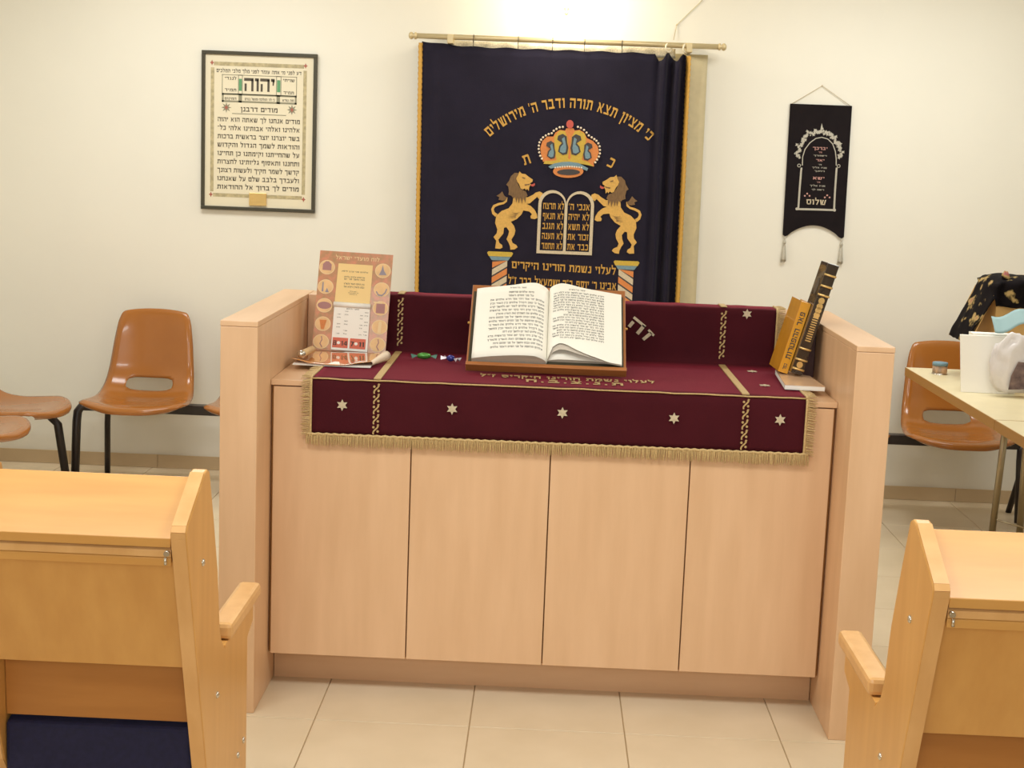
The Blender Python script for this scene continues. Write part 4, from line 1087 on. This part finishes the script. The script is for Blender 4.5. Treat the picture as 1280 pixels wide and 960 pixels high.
# ================================================================== TABLES AND THINGS ON THE RIGHT
TX0, TX1, TZ = 1.515, 2.62, .74
def table(label, y0, y1, legy):
    t = empty('folding_table', ((TX0+TX1)/2, (y0+y1)/2, 0), label, 'table')
    tp = obj('tabletop', box(BM(), TX0+.003, TX1-.003, y0+.003, y1-.003, TZ-.034, TZ, .001), M['formica'], t)
    b = BM(); box(b, TX0, TX0+.003, y0, y1, TZ-.036, TZ-.001); box(b, TX1-.003, TX1, y0, y1, TZ-.036, TZ-.001); box(b, TX0+.003, TX1-.003, y0, y0+.003, TZ-.036, TZ-.001); box(b, TX0+.003, TX1-.003, y1-.003, y1, TZ-.036, TZ-.001)
    obj('edge_band', b, M['brownedge'], tp)
    for x, dx in ((1.93, -.02), (2.01, .02)):
        for y, s in legy:
            b = BM(); tube(b, [(x, y, TZ-.035), (x+dx, y+s*.02, 0.003)], .0145, 10); lg = obj('leg', b, M['chrome'], t)
            b = BM(); lathe(b, [(0, .0), (.018, .0), (.018, .012), (.0146, .016)], (x+dx, y+s*.02, .0005), (0, 0, 1), 10); obj('foot_cap', b, M['blackm'], lg)
    for y, s in legy[1:]:
        b = BM(); tube(b, [(1.92, y, .12), (2.25, y-.10, .05)], .004, 6); obj('brace', b, M['chrome'], t)
        b = BM(); tube(b, [(1.75, y, TZ-.046), (2.45, y, TZ-.046)], .009, 8); obj('cross_rail', b, M['chrome'], t)
    return t
table('far beige laminate table at right with box and papers on it', .885, 2.165, [(1.02, -1), (2.04, 1)])
table('near beige laminate table at right, end to end with the far one', -.35, .880, [(-.2, -1), (.74, 1)])

cup = empty('printed_tin', (1.615, 1.99, TZ), 'small printed tin with blue lid near table left corner', 'tin')
M['tinm'] = mat('brown printed tin', (190, 150, 112), .3, var=.3, vscale=40, rgb2=(130, 120, 110))
b = BM(); lathe(b, [(0, 0), (.028, 0), (.030, .003), (.030, .036), (0, .036)], (1.615, 1.99, TZ+.0005), (0, 0, 1), 20); obj('body', b, M['tinm'], cup)
b = BM(); lathe(b, [(0, .0365), (.0315, .0365), (.0315, .048), (.029, .050), (0, .050)], (1.615, 1.99, TZ), (0, 0, 1), 20); obj('lid', b, M['blue_st'], cup)
b = BM(); lathe(b, [(.033, 0), (.033, .003), (.030, .004)], (1.615, 1.99, TZ+.0005), (0, 0, 1), 20); obj('rim', b, M['steel'], cup)

wb = empty('white_card', (1.64, 1.49, TZ), 'plain white upright card standing on the far table', 'card')
b = BM(); prism(b, [(1.569, 1.50, TZ+.001), (1.745, 1.49, TZ+.001), (1.735, 1.535, TZ+.215), (1.561, 1.545, TZ+.215)], (.0015, .010, .001)); obj('front_sheet', b, M['paper'], wb)
b = BM(); prism(b, [(1.615, 1.513, TZ+.001), (1.775, 1.503, TZ+.001), (1.765, 1.548, TZ+.222), (1.612, 1.558, TZ+.222)], (.0015, .060, .0)); obj('rear_box', b, M['paper'], wb)

M['bagm'] = mat('white plastic bag', (236, 230, 228), .3, var=.04, vscale=20, trans=0.15, bump=.5, bscale=30)
bg = empty('plastic_bag', (1.75, 1.42, TZ), 'crumpled white plastic bag with a picture showing, beside the white panel', 'bag')
b = BM(); bmesh.ops.create_icosphere(b, subdivisions=4, radius=1)
for v in b.verts:
    c = v.co.copy(); d = 1+.20*noise.noise(c*2.2+Vector((3, 1, 0)))+.14*abs(noise.noise(c*4.5))
    c2 = Vector((c.x*.085, c.y*.030, c.z*.122))*d
    if c.z < -.55: c2.z = max(c2.z, -.095)
    v.co = Vector((1.742, 1.440, TZ+.112))+c2
for v in b.verts:
    if v.co.z < TZ+.002: v.co.z = TZ+.002
for f in b.faces: f.smooth = True
obj('bag_body', b, M['bagm'], bg)
M['pic'] = mat('dark picture print', (122, 100, 92), .4, var=.5, vscale=34, rgb2=(84, 60, 66))
b = BM(); prism(b, [(1.715, 1.397, TZ+.032), (1.772, 1.394, TZ+.036), (1.775, 1.402, TZ+.135), (1.745, 1.403, TZ+.138), (1.722, 1.400, TZ+.085)], (0, -.002, 0)); obj('picture', b, M['pic'], bg)

wbx = empty('white_box', (1.84, 1.40, TZ), 'white box on the far table cut by the right picture edge', 'box')
obj('carton', box(BM(), 1.772, 1.95, 1.30, 1.385, TZ+.0005, TZ+.205, .002), M['paper'], wbx)
obj('lid_flap', box(BM(), 1.771, 1.951, 1.299, 1.386, TZ+.2055, TZ+.2075, .0006), M['paper'], wbx)
b = BM(); deco(b, lambda u, v, l: Vector((u, 1.2995-l, v)), circ(1.79, TZ+.10, .02, n=10), .0004); obj('printed_mark', b, M['mauve'], wbx)

M['bluep'] = mat('pale blue paper', (146, 176, 178), .6)
blp = empty('blue_paper', (1.82, 1.52, TZ+.22), 'pale blue paper lying over the white box and bag', 'paper')
b = BM()
def blf(s, t):
    x = 1.705+.27*s; y = 1.46+.14*t
    return Vector((x, y, TZ+.232+.05*s+.022*math.sin(s*5+t*2)+.03*t-.02*(1-t)))
def blf(s, t): 
    p = at(1244+50*s, 397-9*s+(19-3*s)*(1-t)+3*math.sin(s*7), 1, 1.50); return p+Vector((0, .05*t, 0))
grid(b, 10, 6, blf); OPEN.add('sheet'); o = obj('sheet', b, M['bluep'], blp); solid(o, .0015)

M['carton'] = mat('brown cardboard', (198, 158, 98), .7, var=.06, vscale=14)
ct_ = empty('cardboard_box', (1.95, 1.93, TZ), 'open brown cardboard box under the patterned scarf', 'box')
b = BM(); X0, X1, Y0, Y1, Z0, Z1 = 1.76, 2.14, 1.78, 2.08, TZ+.001, TZ+.37
box(b, X0, X1, Y0, Y0+.004, Z0, Z1); box(b, X0, X1, Y1-.004, Y1, Z0, Z1); box(b, X0, X0+.004, Y0+.0045, Y1-.0045, Z0, Z1); box(b, X1-.004, X1, Y0+.0045, Y1-.0045, Z0, Z1); box(b, X0+.0045, X1-.0045, Y0+.0045, Y1-.0045, Z0, Z0+.004)
obj('carton_body', b, M['carton'], ct_)
b = BM(); prism(b, [(X0-.001, Y0+.005, Z1-.002), (X0-.001, Y1-.005, Z1-.002), (X0-.085, Y1-.005, Z1-.205), (X0-.085, Y0+.005, Z1-.205)], (-.003, 0, .003)); obj('flap', b, M['carton'], ct_)
M['scarf'] = mat('black floral print', (30, 22, 24), .85, spec=.12)
nt = M['scarf'].node_tree; bs_ = nt.nodes['Principled BSDF']
tcn = nt.nodes.new('ShaderNodeTexCoord'); vor = nt.nodes.new('ShaderNodeTexNoise'); vor.inputs['Scale'].default_value = 13; vor.inputs['Detail'].default_value = 5
rmp = nt.nodes.new('ShaderNodeValToRGB'); rmp.color_ramp.elements[0].position = .56; rmp.color_ramp.elements[1].position = .62
rmp.color_ramp.elements[0].color = (*lin((17, 12, 14)), 1); rmp.color_ramp.elements[1].color = (*lin((176, 150, 96)), 1)
e_ = rmp.color_ramp.elements.new(.70); e_.color = (*lin((150, 70, 90)), 1)
nt.links.new(tcn.outputs['Object'], vor.inputs['Vector']); nt.links.new(vor.outputs['Fac'], rmp.inputs['Fac']); nt.links.new(rmp.outputs['Color'], bs_.inputs['Base Color'])
sf = empty('patterned_scarf', (1.9, 1.9, TZ+.38), 'black floral scarf draped over the open cardboard box', 'scarf')
path = [(1.664, .895), (1.672, .93), (1.70, 1.00), (1.735, 1.075), (1.755, 1.125), (1.79, 1.145), (1.86, 1.15), (1.95, 1.14), (2.10, 1.13)]
def scp(s, t):
    q = s*(len(path)-1); i = min(int(q), len(path)-2); f = q-i
    x, z = path[i][0]*(1-f)+path[i+1][0]*f, path[i][1]*(1-f)+path[i+1][1]*f
    if s > .5:      # over the box: front drape then over the top
        if t < .4: y = 1.765-.012*math.sin(s*30); z = 1.045+(z-1.045)*(t/.4)
        else: y = 1.765+.30*(t-.4)/.6; z += .015*math.sin((t-.4)*5)
    else:
        k = s/.5; y0 = 1.80*(1-k)+1.765*k; y = y0+.24*t
        drop = (1-k)*0
        if t < .4: z += -(0.05*k)*(1-t/.4)
    nz = .012*noise.noise(Vector((x*14, y*14, z*9)))
    return Vector((x-.005+nz*.5, y, z+abs(nz)))
b = BM(); grid(b, 44, 20, scp); OPEN.add('cloth_sheet'); o = obj('cloth_sheet', b, M['scarf'], sf); solid(o, .004, 1)
b = BM(); bmesh.ops.create_icosphere(b, subdivisions=3, radius=1)
for v in b.verts:
    c = v.co.copy(); d = 1+.35*noise.noise(c*1.8)+.15*noise.noise(c*5)
    v.co = Vector((1.797, 1.80, 1.163))+Vector((c.x*.016-.008*c.z, c.y*.016, c.z*.026))*d
for f in b.faces: f.smooth = True
obj('bunched_corner', b, M['scarf'], sf)

# ================================================================== PEWS
def pew(label, yo, xs, aisle):
    """xs: outer x of each divider from the aisle outward; aisle = +1 when the aisle is at +x"""
    t = empty('pew', (sum(xs)/len(xs), yo+.1, 0), label, 'pew')
    TH = .031
    up = [(.012, .935), (.030, .928), (.070, .82), (.110, .70), (.132, .575), (.150, .54), (.200, .50), (.205, .0), (.10, .0), (.105, .20), (.016, .315), (-.033, .46), (-.158, .838), (-.160, .850), (-.152, .860), (-.012, .932)]
    low = [(.200, .512), (.50, .512), (.50, .47), (.437, .45), (.437, 0), (.205, 0)]
    for k, x in enumerate(xs):
        x0, x1 = (x-TH, x) if aisle > 0 else (x, x+TH)
        b = BM(); prism(b, [(x0, yo+y, z) for y, z in up], (TH, 0, 0), bev=.004)
        pn = obj('end_panel' if k == 0 else 'divider', b, M['pew_z'], t)
        b = BM(); prism(b, [(x0+.004, yo+y+.0008, z) for y, z in low], (TH-.008, 0, 0), bev=.002); obj('side_board', b, M['pew_z'], pn)
        xa, xb = (x-.046, x+.006) if aisle > 0 else (x-.006, x+.046)
        ar = box(BM(), xa, xb, yo+.225, yo+.545, .514, .551, .010); obj('armrest', ar, M['edge'], pn)
        # solid edging on the rear edge and slanted top
        ed = [(-.012, .9325), (-.152, .8605), (-.1605, .850), (-.1585, .838), (-.0335, .46), (.0155, .315), (.104, .20)]
        b = BM()
        for (ya, za), (yb2, zb2) in zip(ed, ed[1:]):
            d = Vector((0, yb2-ya, zb2-za)).normalized(); nn = Vector((0, -d.z, d.y))
            if nn.z < 0 and nn.y > 0: nn = -nn
            if nn.y > 0: nn = -nn
            p = [Vector((x0+.002, yo+ya, za)), Vector((x0+.002, yo+yb2, zb2)), Vector((x0+.002, yo+yb2, zb2))+nn*.0016, Vector((x0+.002, yo+ya, za))+nn*.0016]
            prism(b, p, (TH-.004, 0, 0))
        obj('edge_strip', b, M['edge'], pn)
        if k == 0:
            sx = 1 if aisle > 0 else -1
            for (yy, zz) in ((-.027, .757), (.108, .436), (.40, .217), (.34, .206)):
                b = BM(); xo = x if zz > .3 else x-.004*sx
                lathe(b, [(.0075, 0), (.0075, .0015), (.005, .004), (0, .0048)], (xo, yo+yy, zz), (sx, 0, 0), 12); obj('bolt', b, M['steel'], pn)
    for xa, xb in zip(xs, xs[1:]):
        a, c = min(xa, xb), max(xa, xb)
        if aisle > 0: a, c = a, c-TH
        else: a, c = a+TH, c
        a += .0008; c -= .0008
        L = []
        def slab(name, pts, m, bev=.0015):
            b = BM(); prism(b, [(a, yo+y, z) for y, z in pts], (c-a, 0, 0), bev=bev); return obj(name, b, m, t)
        slab('reading_shelf', [(-.002, .922), (-.150, .836), (-.150, .818), (-.002, .904)], M['pew_x'])
        slab('ledge_strip', [(-.118, .829), (-.148, .8125), (-.148, .799), (-.118, .815)], M['edge'], .001)
        slab('lower_shelf', [(-.002, .884), (-.147, .797), (-.147, .781), (-.002, .868)], M['pew_x'])
        slab('back_board', [(-.120, .786), (-.038, .545), (-.020, .545), (-.102, .797)], M['pew_z'])
        slab('inner_board', [(.010, .80), (.030, .405), (.046, .405), (.026, .80)], M['pew_dark'])
        slab('back_cushion', [(.050, .44), (.046, .64), (.085, .66), (.135, .63), (.150, .47), (.13, .43)], M['navyseat'], .01)
        slab('seat_cushion', [(.022, .260), (.022, .392), (.06, .40), (.42, .405), (.445, .38), (.44, .265)], M['navyseat'], .008)
        slab('seat_board', [(.06, .258), (.43, .258), (.43, .238), (.06, .238)], M['pew_x'])
        sg = 1 if aisle > 0 else -1
        hx = c-.006 if aisle > 0 else a+.006
        b = BM(); tube(b, [(hx, yo-.149, .808), (hx, yo-.158, .808)], .0055, 8); tube(b, [(hx-.003*sg, yo-.153, .800), (hx-.003*sg, yo-.153, .786)], .003, 6); obj('hinge_screw', b, M['steel'], t)
pew('golden beech pew with slanted reading shelf at left foreground', -1.30, [-.681, -1.094, -1.507], 1)
pew('golden beech pew with slanted reading shelf at right foreground', -1.465, [.655, 1.068, 1.481], -1)
